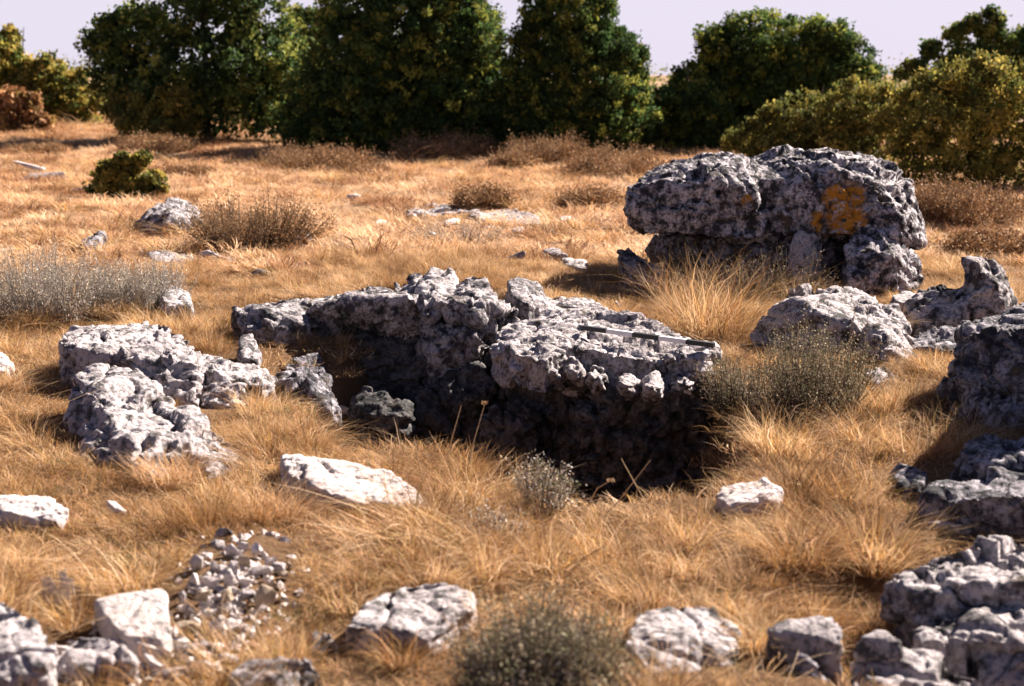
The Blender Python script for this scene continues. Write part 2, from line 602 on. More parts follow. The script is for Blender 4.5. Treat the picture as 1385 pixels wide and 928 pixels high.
# --- right of the hollow
rock('rock', 'broad pale-topped rock with a dark undercut front behind the grey shrub', [
    (-0.35, [(1020, 438, 8.35), (1046, 416, 8.35), (1072, 410, 8.3), (1108, 424, 8.1), (1138, 442, 8.0), (1188, 452, 7.95), (1214, 448, 8.0),
             (1066, 404, 8.65), (1096, 394, 8.8), (1150, 390, 8.85), (1185, 400, 8.75), (1210, 417, 8.5), (1226, 440, 8.3)]),
    (-0.35, [(1186, 450, 7.85), (1232, 448, 8.15), (1241, 478, 7.95), (1200, 500, 7.65), (1180, 490, 7.7)])], M_PALE, pit=1.1)
rock('rock', 'small wedge of grey rock at the foot of the broad pale-topped rock', [
    (-0.4, [(1176, 494, 7.5), (1200, 496, 7.6), (1244, 526, 7.35), (1247, 545, 7.2), (1215, 558, 7.0), (1186, 540, 7.05), (1170, 504, 7.3)])], M_GREY, pit=0.8)
rock('rock', 'upright pointed rock with a sunlit edge and a dark face', [
    (-0.3, [(1298, 345, 9.0), (1318, 343, 9.05), (1340, 345, 9.15), (1360, 370, 9.15), (1373, 408, 9.05), (1322, 356, 8.8), (1346, 386, 8.75), (1350, 418, 8.7), (1296, 392, 8.8)]),
    (-0.3, [(1228, 413, 8.9), (1252, 395, 9.0), (1285, 381, 9.0), (1302, 385, 8.85), (1306, 432, 8.6), (1242, 440, 8.6)])], M_GREY, pit=0.5)
rock('rock', 'thin pale slab lying flat between the perched boulder and the pointed rock', [
    (0.02, [(1203, 398, 9.35), (1225, 392, 9.5), (1256, 401, 9.45), (1250, 411, 9.2), (1215, 408, 9.15)])], M_PALE, pit=0.2, rough=0.6)
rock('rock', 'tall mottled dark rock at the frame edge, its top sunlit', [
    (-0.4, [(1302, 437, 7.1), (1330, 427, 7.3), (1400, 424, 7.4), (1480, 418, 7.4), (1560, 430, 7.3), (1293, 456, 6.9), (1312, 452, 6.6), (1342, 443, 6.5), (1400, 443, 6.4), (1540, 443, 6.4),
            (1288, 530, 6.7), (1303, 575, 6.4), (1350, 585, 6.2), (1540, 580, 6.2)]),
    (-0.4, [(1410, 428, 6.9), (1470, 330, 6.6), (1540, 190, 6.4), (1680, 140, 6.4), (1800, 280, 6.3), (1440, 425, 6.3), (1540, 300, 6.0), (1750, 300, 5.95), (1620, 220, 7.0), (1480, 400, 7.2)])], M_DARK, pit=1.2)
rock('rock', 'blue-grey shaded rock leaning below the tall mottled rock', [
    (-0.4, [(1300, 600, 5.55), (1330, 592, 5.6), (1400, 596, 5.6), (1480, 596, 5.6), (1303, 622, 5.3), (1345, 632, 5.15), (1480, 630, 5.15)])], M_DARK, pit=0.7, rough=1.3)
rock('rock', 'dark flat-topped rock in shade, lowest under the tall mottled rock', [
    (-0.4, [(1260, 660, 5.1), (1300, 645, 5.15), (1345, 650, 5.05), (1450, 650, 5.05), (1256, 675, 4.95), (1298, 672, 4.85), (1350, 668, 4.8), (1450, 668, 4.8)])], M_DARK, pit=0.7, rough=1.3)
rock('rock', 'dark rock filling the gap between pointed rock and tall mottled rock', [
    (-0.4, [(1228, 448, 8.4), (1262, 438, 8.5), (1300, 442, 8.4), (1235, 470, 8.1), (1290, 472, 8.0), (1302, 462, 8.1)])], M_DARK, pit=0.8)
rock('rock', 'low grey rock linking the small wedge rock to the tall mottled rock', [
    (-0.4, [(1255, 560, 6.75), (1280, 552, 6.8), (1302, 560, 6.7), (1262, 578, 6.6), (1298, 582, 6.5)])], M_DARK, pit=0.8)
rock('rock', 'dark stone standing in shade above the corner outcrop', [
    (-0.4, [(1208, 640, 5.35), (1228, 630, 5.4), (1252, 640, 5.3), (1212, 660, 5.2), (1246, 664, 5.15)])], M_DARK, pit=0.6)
rock('rock', 'thin slate-like slab edge in front of the shaded dark rocks', [
    (-0.1, [(1238, 706, 0.03), (1262, 700, 0.04), (1320, 712, 0.03), (1318, 720, 0.01), (1250, 716, 0.01)])], M_GREY, pit=0.2, rough=0.6)
# --- near right outcrop: a tilted pavement of fissured blocks
rock('rock', 'near bottom corner outcrop, its upper block of bright pitted limestone', [
    (-0.4, [(1210, 771, 0.09), (1246, 748, 0.12), (1290, 734, 0.14), (1340, 732, 0.14), (1400, 726, 0.14), (1520, 722, 0.14),
            (1206, 786, 0.09), (1236, 800, 0.08), (1290, 803, 0.08), (1330, 784, 0.12), (1400, 792, 0.10), (1520, 792, 0.10)]),
    (-0.4, [(1196, 800, 0.0), (1225, 815, -0.02), (1230, 840, -0.06), (1205, 850, -0.08), (1190, 825, -0.05), (1235, 805, -0.02)])], M_PALE, pit=1.4, rough=1.15)
rock('rock', 'ridged middle block of the near bottom corner outcrop, blue in shade', [
    (-0.45, [(1236, 855, -0.01), (1272, 832, 0.03), (1312, 818, 0.05), (1345, 814, 0.05), (1400, 838, 0.02), (1500, 850, 0.0),
             (1244, 868, 0.0), (1300, 862, 0.02), (1350, 852, 0.03), (1500, 885, -0.01)])], M_PALE, pit=1.4, rough=1.15)
rock('rock', 'lowest fissured block of the near bottom corner outcrop', [
    (-0.45, [(1152, 897, -0.02), (1182, 877, 0.0), (1222, 884, 0.0), (1262, 886, -0.01), (1308, 903, -0.03), (1338, 928, -0.06), (1140, 945, -0.04), (1200, 960, -0.05), (1310, 965, -0.05)])], M_PALE, pit=1.4, rough=1.15)
rock('rock', 'knobbly grey lump at the very corner of the near outcrop', [
    (-0.45, [(1328, 874, -0.03), (1350, 866, -0.01), (1370, 892, -0.03), (1380, 940, -0.1), (1325, 935, -0.1), (1420, 900, -0.03), (1440, 950, -0.1)])], M_PALE, pit=1.2)
rock('rock', 'little pale cap rock just above the fissured corner block', [
    (-0.2, [(1152, 890, 0.0), (1166, 864, 0.05), (1190, 854, 0.06), (1220, 868, 0.05), (1206, 890, 0.01), (1180, 893, 0.0)])], M_PALE, pit=0.6)
rock('rock', 'rounded pinkish rock among grass at the bottom beside the dark shrub', [
    (-0.2, [(862, 826, 0.060), (902, 816, 0.070), (966, 818, 0.070), (1000, 846, 0.040), (846, 872, 0.040), (1003, 884, 0.020), (985, 908, -0.010), (880, 915, 0.000), (925, 860, 0.070)])], M_PALE, pit=0.5, rough=0.7)
rock('rock', 'flat pale slab with a dark hollow under it beside the rounded pinkish rock', [
    (-0.2, [(1036, 850, 0.080), (1062, 839, 0.090), (1124, 832, 0.100), (1138, 850, 0.090), (1140, 876, 0.060), (1100, 858, 0.080), (1042, 857, 0.070)]),
    (-0.2, [(1125, 845, 0.080), (1137, 856, 0.070), (1139, 884, 0.000), (1128, 880, 0.000), (1110, 858, 0.050)])], M_PALE, pit=0.4, rough=0.6)
rock('rock', 'pale upright chip of stone below the slab with the hollow', [
    (-0.2, [(1109, 874, 0.05), (1117, 872, 0.06), (1139, 904, 0.0), (1134, 908, -0.02), (1113, 902, -0.01)])], M_PALE, pit=0.2, rough=0.5)
rock('rock', 'dark stone with one bright edge at the bottom between slab and corner outcrop', [
    (-0.2, [(1062, 905, 0.0), (1078, 882, 0.05), (1092, 885, 0.05), (1118, 920, -0.02), (1110, 945, -0.06), (1068, 945, -0.06)])], M_DARK, pit=0.5)
rock('rock', 'stepped pale rock with shaded front in the bottom grass, left of the dark shrub', [
    (-0.02, [(506, 806, 0.080), (546, 787, 0.090), (600, 782, 0.090), (645, 800, 0.070), (469, 846, 0.070), (482, 828, 0.080), (545, 850, 0.070), (580, 868, 0.040), (600, 850, 0.060), (640, 825, 0.060)]),
    (-0.2, [(520, 812, 0.030), (600, 790, 0.040), (630, 812, 0.030), (560, 832, 0.030)])], M_PALE, pit=1.0)
rock('rock', 'small blue-grey stone in the grass below the stepped pale rock', [
    (-0.2, [(410, 868, 0.02), (425, 852, 0.05), (450, 850, 0.05), (460, 866, 0.02), (450, 882, 0.0), (420, 884, 0.0)])], M_GREY, pit=0.6)
# --- bottom left
rock('rock', 'bright white rock at the bottom left corner of the scene', [
    (-0.2, [(-80, 815, 0.15), (0, 811, 0.16), (24, 816, 0.16), (45, 840, 0.15), (78, 880, 0.12), (62, 900, 0.10), (0, 880, 0.13), (-80, 905, 0.1), (30, 935, 0.04), (-60, 950, 0.04)])], M_PALE, pit=0.6)
rock('rock', 'grey-fronted rock between the white corner rock and the rubble', [
    (-0.2, [(80, 880, 0.070), (106, 856, 0.090), (140, 858, 0.090), (176, 884, 0.070), (183, 900, 0.030), (120, 905, 0.050), (75, 905, 0.040)])], M_PALE, pit=0.6)
rock('rock', 'tilted white flake of rock standing against the rubble heap', [
    (-0.1, [(128, 812, 0.080), (165, 803, 0.090), (212, 797, 0.100), (224, 795, 0.110), (234, 850, 0.070), (230, 880, 0.030), (205, 878, 0.040), (172, 862, 0.060), (150, 842, 0.070)])], M_CLEAN, pit=0.2, rough=0.5)
rock('rock', 'leaning pale slab in the grass above the white corner rock', [
    (-0.1, [(54, 776, 0.11), (67, 774, 0.12), (90, 808, 0.04), (80, 815, 0.02), (57, 794, 0.06)])], M_CLEAN, pit=0.2, rough=0.4)
rock('rock', 'second leaning slab close behind the first, half sunk in grass', [
    (-0.1, [(77, 769, 0.09), (88, 767, 0.1), (108, 790, 0.05), (104, 798, 0.03), (84, 780, 0.07)])], M_CLEAN, pit=0.2, rough=0.4)
rock('rock', 'low pale rock at the bottom edge below the rubble heap', [
    (-0.2, [(308, 915, 0.040), (328, 890, 0.060), (380, 884, 0.070), (424, 890, 0.060), (438, 915, 0.030), (380, 945, 0.000), (302, 945, 0.000)])], M_PALE, pit=0.8)
rock('rock', 'long flat bluish slab at the bottom between grey-fronted rock and low pale rock', [
    (-0.2, [(190, 915, 0.0), (220, 905, 0.02), (290, 903, 0.02), (310, 930, -0.03), (250, 945, -0.05), (195, 940, -0.05)])], M_GREY, pit=0.8)
rock('rock', 'long flat whitish slab lying in the grass at the left edge', [
    (-0.1, [(-40, 671, 0.060), (20, 668, 0.070), (68, 672, 0.070), (91, 685, 0.060), (75, 694, 0.050), (48, 697, 0.050), (-40, 694, 0.050)])], M_CLEAN, pit=0.2, rough=0.5)
rock('rock', 'white flat rock on the near lip of the hollow', [
    (-0.2, [(380, 616, 0.090), (392, 613, 0.100), (420, 622, 0.100), (470, 626, 0.100), (525, 636, 0.080), (550, 655, 0.060), (575, 668, 0.040), (388, 640, 0.090), (430, 660, 0.080), (480, 680, 0.050), (555, 682, 0.040)])], M_CLEAN, pit=0.35, rough=0.7)
rock('rock', 'white flat-sided stone in the grass on the right of the hollow', [
    (-0.1, [(966, 668, 0.055), (977, 655, 0.075), (1034, 648, 0.085), (1060, 661, 0.075), (1050, 678, 0.045), (985, 682, 0.045)])], M_CLEAN, pit=0.3, rough=0.6)
# --- left of the hollow
rock('rock', 'big slanted limestone slab with a dark end, nearest of the left rocks', [
    (-0.3, [(90, 521, 6.5), (131, 496, 6.7), (167, 502, 6.7), (205, 527, 6.55), (250, 559, 6.3), (300, 584, 6.1), (337, 612, 5.9), (347, 645, 5.6), (260, 660, 5.45),
            (126, 530, 6.25), (150, 556, 6.05), (182, 602, 5.75), (206, 645, 5.45), (84, 548, 6.4), (95, 585, 6.15), (130, 615, 5.9)]),
    (-0.3, [(105, 575, 6.1), (140, 560, 6.1), (165, 590, 5.85), (150, 640, 5.65), (118, 625, 5.8)])], M_PALE, pit=1.3)
rock('rock', 'pale ridge of pitted rock right behind the big slanted slab', [
    (-0.3, [(77, 456, 7.5), (101, 446, 7.8), (150, 442, 7.9), (200, 431, 8.0), (234, 438, 7.9), (82, 464, 7.3), (130, 478, 7.15), (190, 480, 7.1), (240, 488, 7.1), (266, 470, 7.4)]),
    (-0.3, [(186, 478, 7.05), (232, 472, 7.15), (262, 492, 7.0), (268, 545, 6.75), (190, 535, 6.8), (176, 500, 7.0)])], M_PALE, pit=1.2)
rock('rock', 'pale furrowed block with a grey front, between pale ridge and hollow', [
    (-0.4, [(242, 475, 7.6), (282, 472, 7.7), (302, 486, 7.5), (344, 492, 7.5), (372, 516, 7.2), (368, 526, 7.05), (248, 497, 7.1), (292, 502, 6.95), (342, 517, 6.95)]),
    (-0.4, [(262, 520, 6.9), (300, 515, 6.92), (345, 525, 6.9), (330, 545, 6.8), (270, 545, 6.75)])], M_PALE, pit=1.2)
rock('rock', 'squarish grey block in the back left wall of the hollow', [
    (-0.5, [(310, 417, 8.7), (330, 410, 8.8), (370, 403, 8.9), (415, 397, 9.0), (422, 404, 8.8), (418, 440, 8.5), (345, 428, 8.5), (332, 442, 8.4)])], M_GREY, pit=0.9)
rock('rock', 'small upright block at the foot of the squarish grey block', [
    (-0.4, [(322, 457, 8.0), (340, 450, 8.1), (350, 472, 7.9), (349, 490, 7.7), (326, 482, 7.75)])], M_GREY, pit=0.8)
# --- the ledge
def lump(u, v, Yd, w=1.0):
    return (None, [(u - 15 * w, v + 14 * w, Yd - 0.12), (u - 3 * w, v, Yd), (u + 10 * w, v + 4 * w, Yd), (u + 19 * w, v + 20 * w, Yd - 0.1), (u + 3 * w, v + 22 * w, Yd - 0.2 * w),
                   (u - 9 * w, v + 28 * w, Yd - 0.14), (u + 15 * w, v + 38 * w, Yd - 0.1), (u, v + 10 * w, Yd + 0.28), (u + 12 * w, v + 30 * w, Yd + 0.3), (u - 8 * w, v + 34 * w, Yd + 0.3)])


rock('rock', 'long cracked ledge with a jagged sunlit crest along the back of the hollow', [
    (None, [(400, 412, 8.9), (440, 405, 8.95), (470, 398, 9.0), (552, 384, 9.1), (640, 395, 9.0), (690, 405, 8.9), (405, 428, 8.6), (455, 412, 8.55), (550, 404, 8.5), (640, 414, 8.55), (700, 420, 8.7),
            (430, 500, 8.95), (560, 500, 8.8), (690, 480, 8.8), (410, 480, 9.6), (690, 460, 9.6), (560, 420, 9.6), (430, 425, 9.5)]),
    lump(470, 395, 8.95), lump(503, 383, 9.0, 1.1), lump(536, 380, 9.0), lump(562, 374, 9.05, 1.1), lump(610, 402, 8.75, 1.2), lump(640, 408, 8.7, 1.1), lump(668, 400, 8.8),
    lump(575, 405, 8.65, 1.0), lump(425, 408, 8.8, 1.1), lump(530, 402, 8.7, 0.9),
    (-0.9, [(562, 425, 8.75), (600, 412, 8.8), (650, 425, 8.75), (655, 445, 8.55), (620, 470, 8.45), (585, 452, 8.5), (640, 490, 8.45), (570, 440, 8.6)]),
    (-0.9, [(432, 432, 8.75), (456, 426, 8.8), (470, 440, 8.65), (458, 470, 8.55), (436, 455, 8.65)])], M_GREY, pit=1.2, rough=1.25)
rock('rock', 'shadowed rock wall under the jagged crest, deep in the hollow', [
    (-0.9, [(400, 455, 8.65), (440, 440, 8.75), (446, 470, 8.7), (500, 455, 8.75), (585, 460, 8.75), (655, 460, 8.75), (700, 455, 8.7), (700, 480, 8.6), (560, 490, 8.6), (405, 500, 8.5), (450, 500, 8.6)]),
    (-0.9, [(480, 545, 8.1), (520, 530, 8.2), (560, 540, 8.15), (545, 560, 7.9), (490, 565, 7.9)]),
    (-0.9, [(560, 520, 8.35), (640, 500, 8.45), (690, 510, 8.4), (620, 550, 8.2), (560, 540, 8.3)])], M_SHADE, pit=1.3, rough=1.3)
rock('rock', 'sharp tooth of rock, tallest on the ledge crest', [
    (-0.9, [(572, 378, 9.2), (584, 358, 9.2), (604, 365, 9.15), (620, 382, 9.0), (609, 404, 8.72), (590, 408, 8.68), (567, 396, 8.8)])], M_PALE, pit=0.9)
rock('rock', 'dark notched tooth in the middle of the ledge crest', [
    (-0.9, [(620, 378, 9.2), (640, 368, 9.2), (658, 371, 9.15), (666, 400, 8.8), (672, 414, 8.6), (642, 400, 8.6), (622, 395, 8.8)])], M_GREY, pit=1.2)
rock('rock', 'slanting ribbed tooth at the end of the ledge crest next to the flat slab', [
    (-0.9, [(684, 378, 9.3), (700, 373, 9.4), (722, 381, 9.4), (743, 401, 9.3), (738, 411, 9.0), (715, 411, 8.8), (692, 400, 8.9)])], M_GREY, pit=1.0)
rock('rock', 'wide flat limestone slab carrying the black and white scale bar', [
    (-0.2, [(736, 410, 0.1), (780, 405, 0.11), (850, 433, 0.1), (930, 456, 0.09), (972, 468, 0.08), (700, 440, 0.09), (760, 470, 0.07), (880, 484, 0.06), (940, 486, 0.06), (972, 480, 0.06)]),
    (-0.15, [(662, 452, 0.07), (690, 440, 0.09), (760, 445, 0.08), (698, 480, 0.06), (738, 490, 0.05), (765, 474, 0.07), (684, 466, 0.06)]),
    lump(700, 483, 7.9, 0.9), lump(745, 488, 7.8, 0.8), lump(806, 494, 7.66, 0.9), lump(846, 504, 7.55, 0.8), lump(882, 506, 7.5, 0.9), lump(925, 502, 7.55, 0.9), lump(955, 490, 7.65, 0.8), lump(775, 486, 7.8, 0.8), lump(672, 458, 8.2, 0.9),],
    M_PALE, pit=0.8, rough=1.1, strata=0.5, res=0.85)
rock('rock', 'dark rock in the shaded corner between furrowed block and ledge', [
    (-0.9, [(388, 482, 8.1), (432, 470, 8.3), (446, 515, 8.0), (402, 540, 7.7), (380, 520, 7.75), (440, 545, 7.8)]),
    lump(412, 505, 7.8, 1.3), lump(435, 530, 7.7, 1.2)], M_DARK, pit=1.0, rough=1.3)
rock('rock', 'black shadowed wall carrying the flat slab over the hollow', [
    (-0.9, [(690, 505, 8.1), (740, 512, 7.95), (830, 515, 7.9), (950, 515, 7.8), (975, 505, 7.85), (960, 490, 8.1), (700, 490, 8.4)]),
    (-0.9, [(655, 560, 7.9), (700, 540, 7.95), (730, 560, 7.85), (660, 590, 7.8)])], M_SHADE, pit=1.4, rough=1.3)
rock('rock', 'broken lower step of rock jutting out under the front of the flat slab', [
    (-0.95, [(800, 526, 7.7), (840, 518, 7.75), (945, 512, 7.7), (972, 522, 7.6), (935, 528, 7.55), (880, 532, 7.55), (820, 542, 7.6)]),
    (-0.95, [(765, 545, 7.75), (800, 538, 7.75), (825, 550, 7.6), (780, 560, 7.6)])], M_SHADE, pit=1.6, rough=1.3)
# --- behind the hollow
rock('rock', 'dark-sided pointed rock in the meadow next to the brown heath clump', [
    (-0.1, [(181, 306, 14.5), (200, 283, 14.6), (225, 266, 14.9), (250, 270, 15.2), (269, 281, 15.2), (274, 300, 14.6), (235, 295, 14.2), (206, 314, 14.1)])], M_GREY, pit=0.7)
rock('rock', 'dark wedge of rock poking out above the silvery shrub', [
    (-0.1, [(97, 333, 13.2), (139, 310, 13.4), (144, 318, 13.4), (135, 330, 13.0), (112, 331, 12.9)])], M_DARK, pit=0.4)
rock('rock', 'low white rock with dark cracks at the end of the silvery shrub', [
    (-0.1, [(199, 341, 12.6), (215, 338, 12.8), (255, 344, 12.8), (277, 342, 12.9), (284, 360, 12.2), (245, 356, 12.0), (206, 353, 12.1)])], M_PALE, pit=1.0)
rock('rock', 'small rounded pale rock just beyond the low cracked white rock', [
    (-0.1, [(290, 353, 12.4), (308, 345, 12.5), (328, 352, 12.5), (330, 366, 12.1), (300, 366, 12.0)])], M_PALE, pit=0.4)
rock('rock', 'small grey rock half hidden at the end of the brown heath clump', [
    (-0.1, [(386, 318, 13.8), (402, 306, 13.9), (420, 314, 13.9), (420, 328, 13.5), (390, 330, 13.4)])], M_GREY, pit=0.5)
rock('rock', 'flat pale bedrock patch in the meadow, the farther of two', [
    (-0.1, [(545, 284, 0.035), (590, 274, 0.045), (640, 278, 0.035), (648, 286, 0.025), (560, 291, 0.025)])], M_PALE, pit=1.0, rough=1.6)
rock('rock', 'flat white bedrock patch in the meadow, the nearer and whiter of two', [
    (-0.1, [(636, 286, 0.035), (700, 284, 0.045), (733, 293, 0.035), (728, 305, 0.015), (680, 302, 0.025), (632, 293, 0.025)])], M_PALE, pit=1.0, rough=1.6)
rock('rock', 'layered pale rocks in grass between ledge crest and big boulder', [
    (-0.1, [(732, 338, 0.10), (750, 335, 0.11), (768, 344, 0.10), (752, 350, 0.06), (737, 348, 0.06)]),
    (-0.1, [(758, 352, 0.08), (775, 347, 0.09), (796, 354, 0.08), (794, 364, 0.05), (765, 360, 0.05)])], M_PALE, pit=0.8)
rock('rock', 'broken dark rock with a bright edge by the foot of the big boulder', [
    (-0.1, [(836, 338, 10.7), (850, 332, 10.8), (868, 350, 10.7), (896, 366, 10.5), (892, 384, 10.2), (850, 370, 10.3)])], M_DARK, pit=1.0)
rock('rock', 'low grey rock in grass above the squarish block of the hollow', [
    (-0.1, [(390, 358, 12.0), (410, 351, 12.1), (438, 358, 12.0), (440, 370, 11.6), (395, 371, 11.5)])], M_PALE, pit=0.7)
rock('rock', 'bright stone at the left edge level with the pale ridge', [
    (-0.1, [(-40, 470, 7.8), (0, 474, 7.8), (20, 492, 7.5), (10, 502, 7.3), (-40, 500, 7.3)])], M_CLEAN, pit=0.2)
rock('rock', 'pale stone peeping from under the silvery shrub', [
    (-0.1, [(216, 392, 9.6), (238, 386, 9.7), (257, 396, 9.6), (260, 412, 9.2), (222, 412, 9.1)])], M_PALE, pit=0.4)

# --- smaller stones, each its own
STONE_MESH = []
for k in range(9):
    rs = np.random.RandomState(200 + k)
    flat = [1, 0.8, 0.55, 0.45, 0.9, 0.35, 0.7, 0.5, 0.6][k]
    pts = rs.normal(size=(11, 3))
    pts /= np.linalg.norm(pts, axis=1)[:, None]
    pts = np.sign(pts) * np.abs(pts) ** 0.75
    pts *= np.array([0.5, 0.38, 0.5 * flat])
    v, f = hull([tuple(p) for p in pts])
    bm = bmesh.new()
    bv = [bm.verts.new(x) for x in v]
    for t in f: bm.faces.new([bv[i] for i in t])
    bmesh.ops.bevel(bm, geom=list(bm.edges), offset=0.016, segments=1, affect='EDGES')
    bmesh.ops.triangulate(bm, faces=bm.faces)
    me = bpy.data.meshes.new('stone')
    bm.to_mesh(me)
    bm.free()
    co = np.empty(len(me.vertices) * 3, np.float32)
    me.vertices.foreach_get('co', co)
    co = co.reshape(-1, 3)
    co *= (1 + 0.05 * fbm(co * 3.5 + k * 9, 3))[:, None]
    me.vertices.foreach_set('co', co.ravel())
    me.polygons.foreach_set('use_smooth', np.zeros(len(me.polygons), dtype=bool))
    me.update()
    try: me.set_sharp_from_angle(angle=R(38))
    except Exception: pass
    STONE_MESH.append(me)


def stone(u, v, w, h, label, group=None, mat=None, k=None, tilt=None, dz=0.0, deep=1.0):
    """a loose stone w by h photo pixels across, resting on the ground at (u, v)"""
    mat = mat or M_CLEAN
    k = random.randrange(9) if k is None else k
    p = ground_at(u, v + h * 0.5)
    s = p[1] / FPX
    sx, sz = w * s * 1.3, h * s * 1.4
    dims = np.array([sx, max(0.6 * sx, 0.8 * sz) * deep, sz / [1, 0.8, 0.55, 0.45, 0.9, 0.35, 0.7, 0.5, 0.6][k]])
    me = STONE_MESH[k].copy()
    me.name = 'stone'
    cs = np.empty(len(me.vertices) * 3, np.float32)
    me.vertices.foreach_get('co', cs)
    me.vertices.foreach_set('co', (cs.reshape(-1, 3) * dims).astype(np.float32).ravel())
    me.update()
    o = link('stone', me, mat)
    o.rotation_euler = tilt if tilt else (random.uniform(-.5, .5), random.uniform(-.35, .35), random.uniform(-.6, .6))
    o.location = (p[0], p[1] + 0.3 * dims[1], p[2] + 0.42 * sz + dz)
    tag(o, label, 'stone', group)
    return o


G_R = 'stones of the small rubble heap'
big_rubble = [
    (260, 860, 40, 32, 'leaf-shaped flat stone standing on edge at the bottom of the rubble heap', 5, (1.0, 0.5, 0.3)),
    (291, 860, 26, 28, 'blocky white stone beside the leaf-shaped stone of the rubble heap', 0, None),
    (318, 849, 36, 13, 'long white stone lying flat above a dark gap in the rubble heap', 5, (0.1, 0.05, 0.1)),
    (268, 889, 68, 17, 'longest grey stone of the rubble heap, lying flat along its bottom', 3, (0.15, 0.04, 0.05)),
    (276, 816, 18, 27, 'upright lens-shaped stone in the middle of the rubble heap', 5, (0.6, 1.0, 0.2)),
    (356, 811, 30, 28, 'brownish shaded stone half under grass at the side of the rubble heap', 2, None),
    (285, 794, 25, 14, 'smooth oval cream stone in the rubble heap', 6, (0.2, 0.2, 0.0)),
    (311, 790, 16, 23, 'pointed two-faced stone near the centre of the rubble heap', 1, None),
    (353, 775, 27, 14, 'wide white stone on the upper edge of the rubble heap', 3, None),
    (346, 750, 18, 21, 'squarish white stone, topmost of the rubble heap', 0, None),
    (301, 724, 24, 13, 'bluish grey stone in the grass above the rubble heap', 3, None),
    (264, 765, 26, 18, 'pale pink stone half buried beside the rubble heap', 4, None),
    (306, 813, 20, 22, 'tan wedge-shaped stone below the pointed one in the rubble heap', 8, None),
    (284, 834, 24, 14, 'tilted thin stone over the leaf-shaped one in the rubble heap', 5, (0.5, -0.5, 0.2)),
    (316, 748, 25, 14, 'bright angular stone near the top of the rubble heap', 2, None),
]
for u, v, w, h, lab, k, tl in big_rubble:
    stone(u, v, w, h, lab, G_R, M_GREY if 'grey' in lab else M_TAN if ('tan' in lab or 'brown' in lab or 'lens' in lab or 'leaf-shaped flat' in lab) else M_CLEAN, k, tl)
small_rubble = [(295, 741, 20, 12), (331, 764, 18, 16), (290, 769, 9, 13), (302, 775, 12, 14), (316, 776, 14, 18), (331, 790, 16, 14),
                (292, 812, 10, 12), (333, 810, 22, 18), (318, 803, 12, 8), (318, 838, 12, 10), (257, 834, 12, 12), (364, 778, 12, 10), (379, 771, 22, 16),
                (385, 782, 16, 12), (370, 793, 14, 10), (301, 831, 14, 10), (381, 795, 14, 12), (338, 786, 10, 8), (262, 793, 14, 20), (310, 827, 16, 12),
                (325, 822, 14, 10), (345, 830, 14, 11), (272, 785, 12, 9), (282, 755, 16, 10), (330, 740, 14, 10), (365, 762, 14, 9), (248, 812, 10, 14),
                (300, 845, 12, 8), (340, 860, 14, 10), (275, 800, 10, 8), (322, 759, 12, 9), (296, 787, 10, 9), (392, 768, 12, 8)]
for u, v, w, h in small_rubble:
    m_ = random.choice((M_CLEAN, M_CLEAN, M_TAN, M_PALE))
    where = 'among the topmost stones' if v < 772 else 'on the grassy side' if u > 350 else 'in the middle' if v < 806 else 'among the lowest stones'
    stone(u, v, w, h, ('small tan chip ' if m_ is M_TAN else 'small white chip ' if m_ is M_CLEAN else 'small grey-speckled chip ') + where + ' of the rubble heap', G_R, m_)
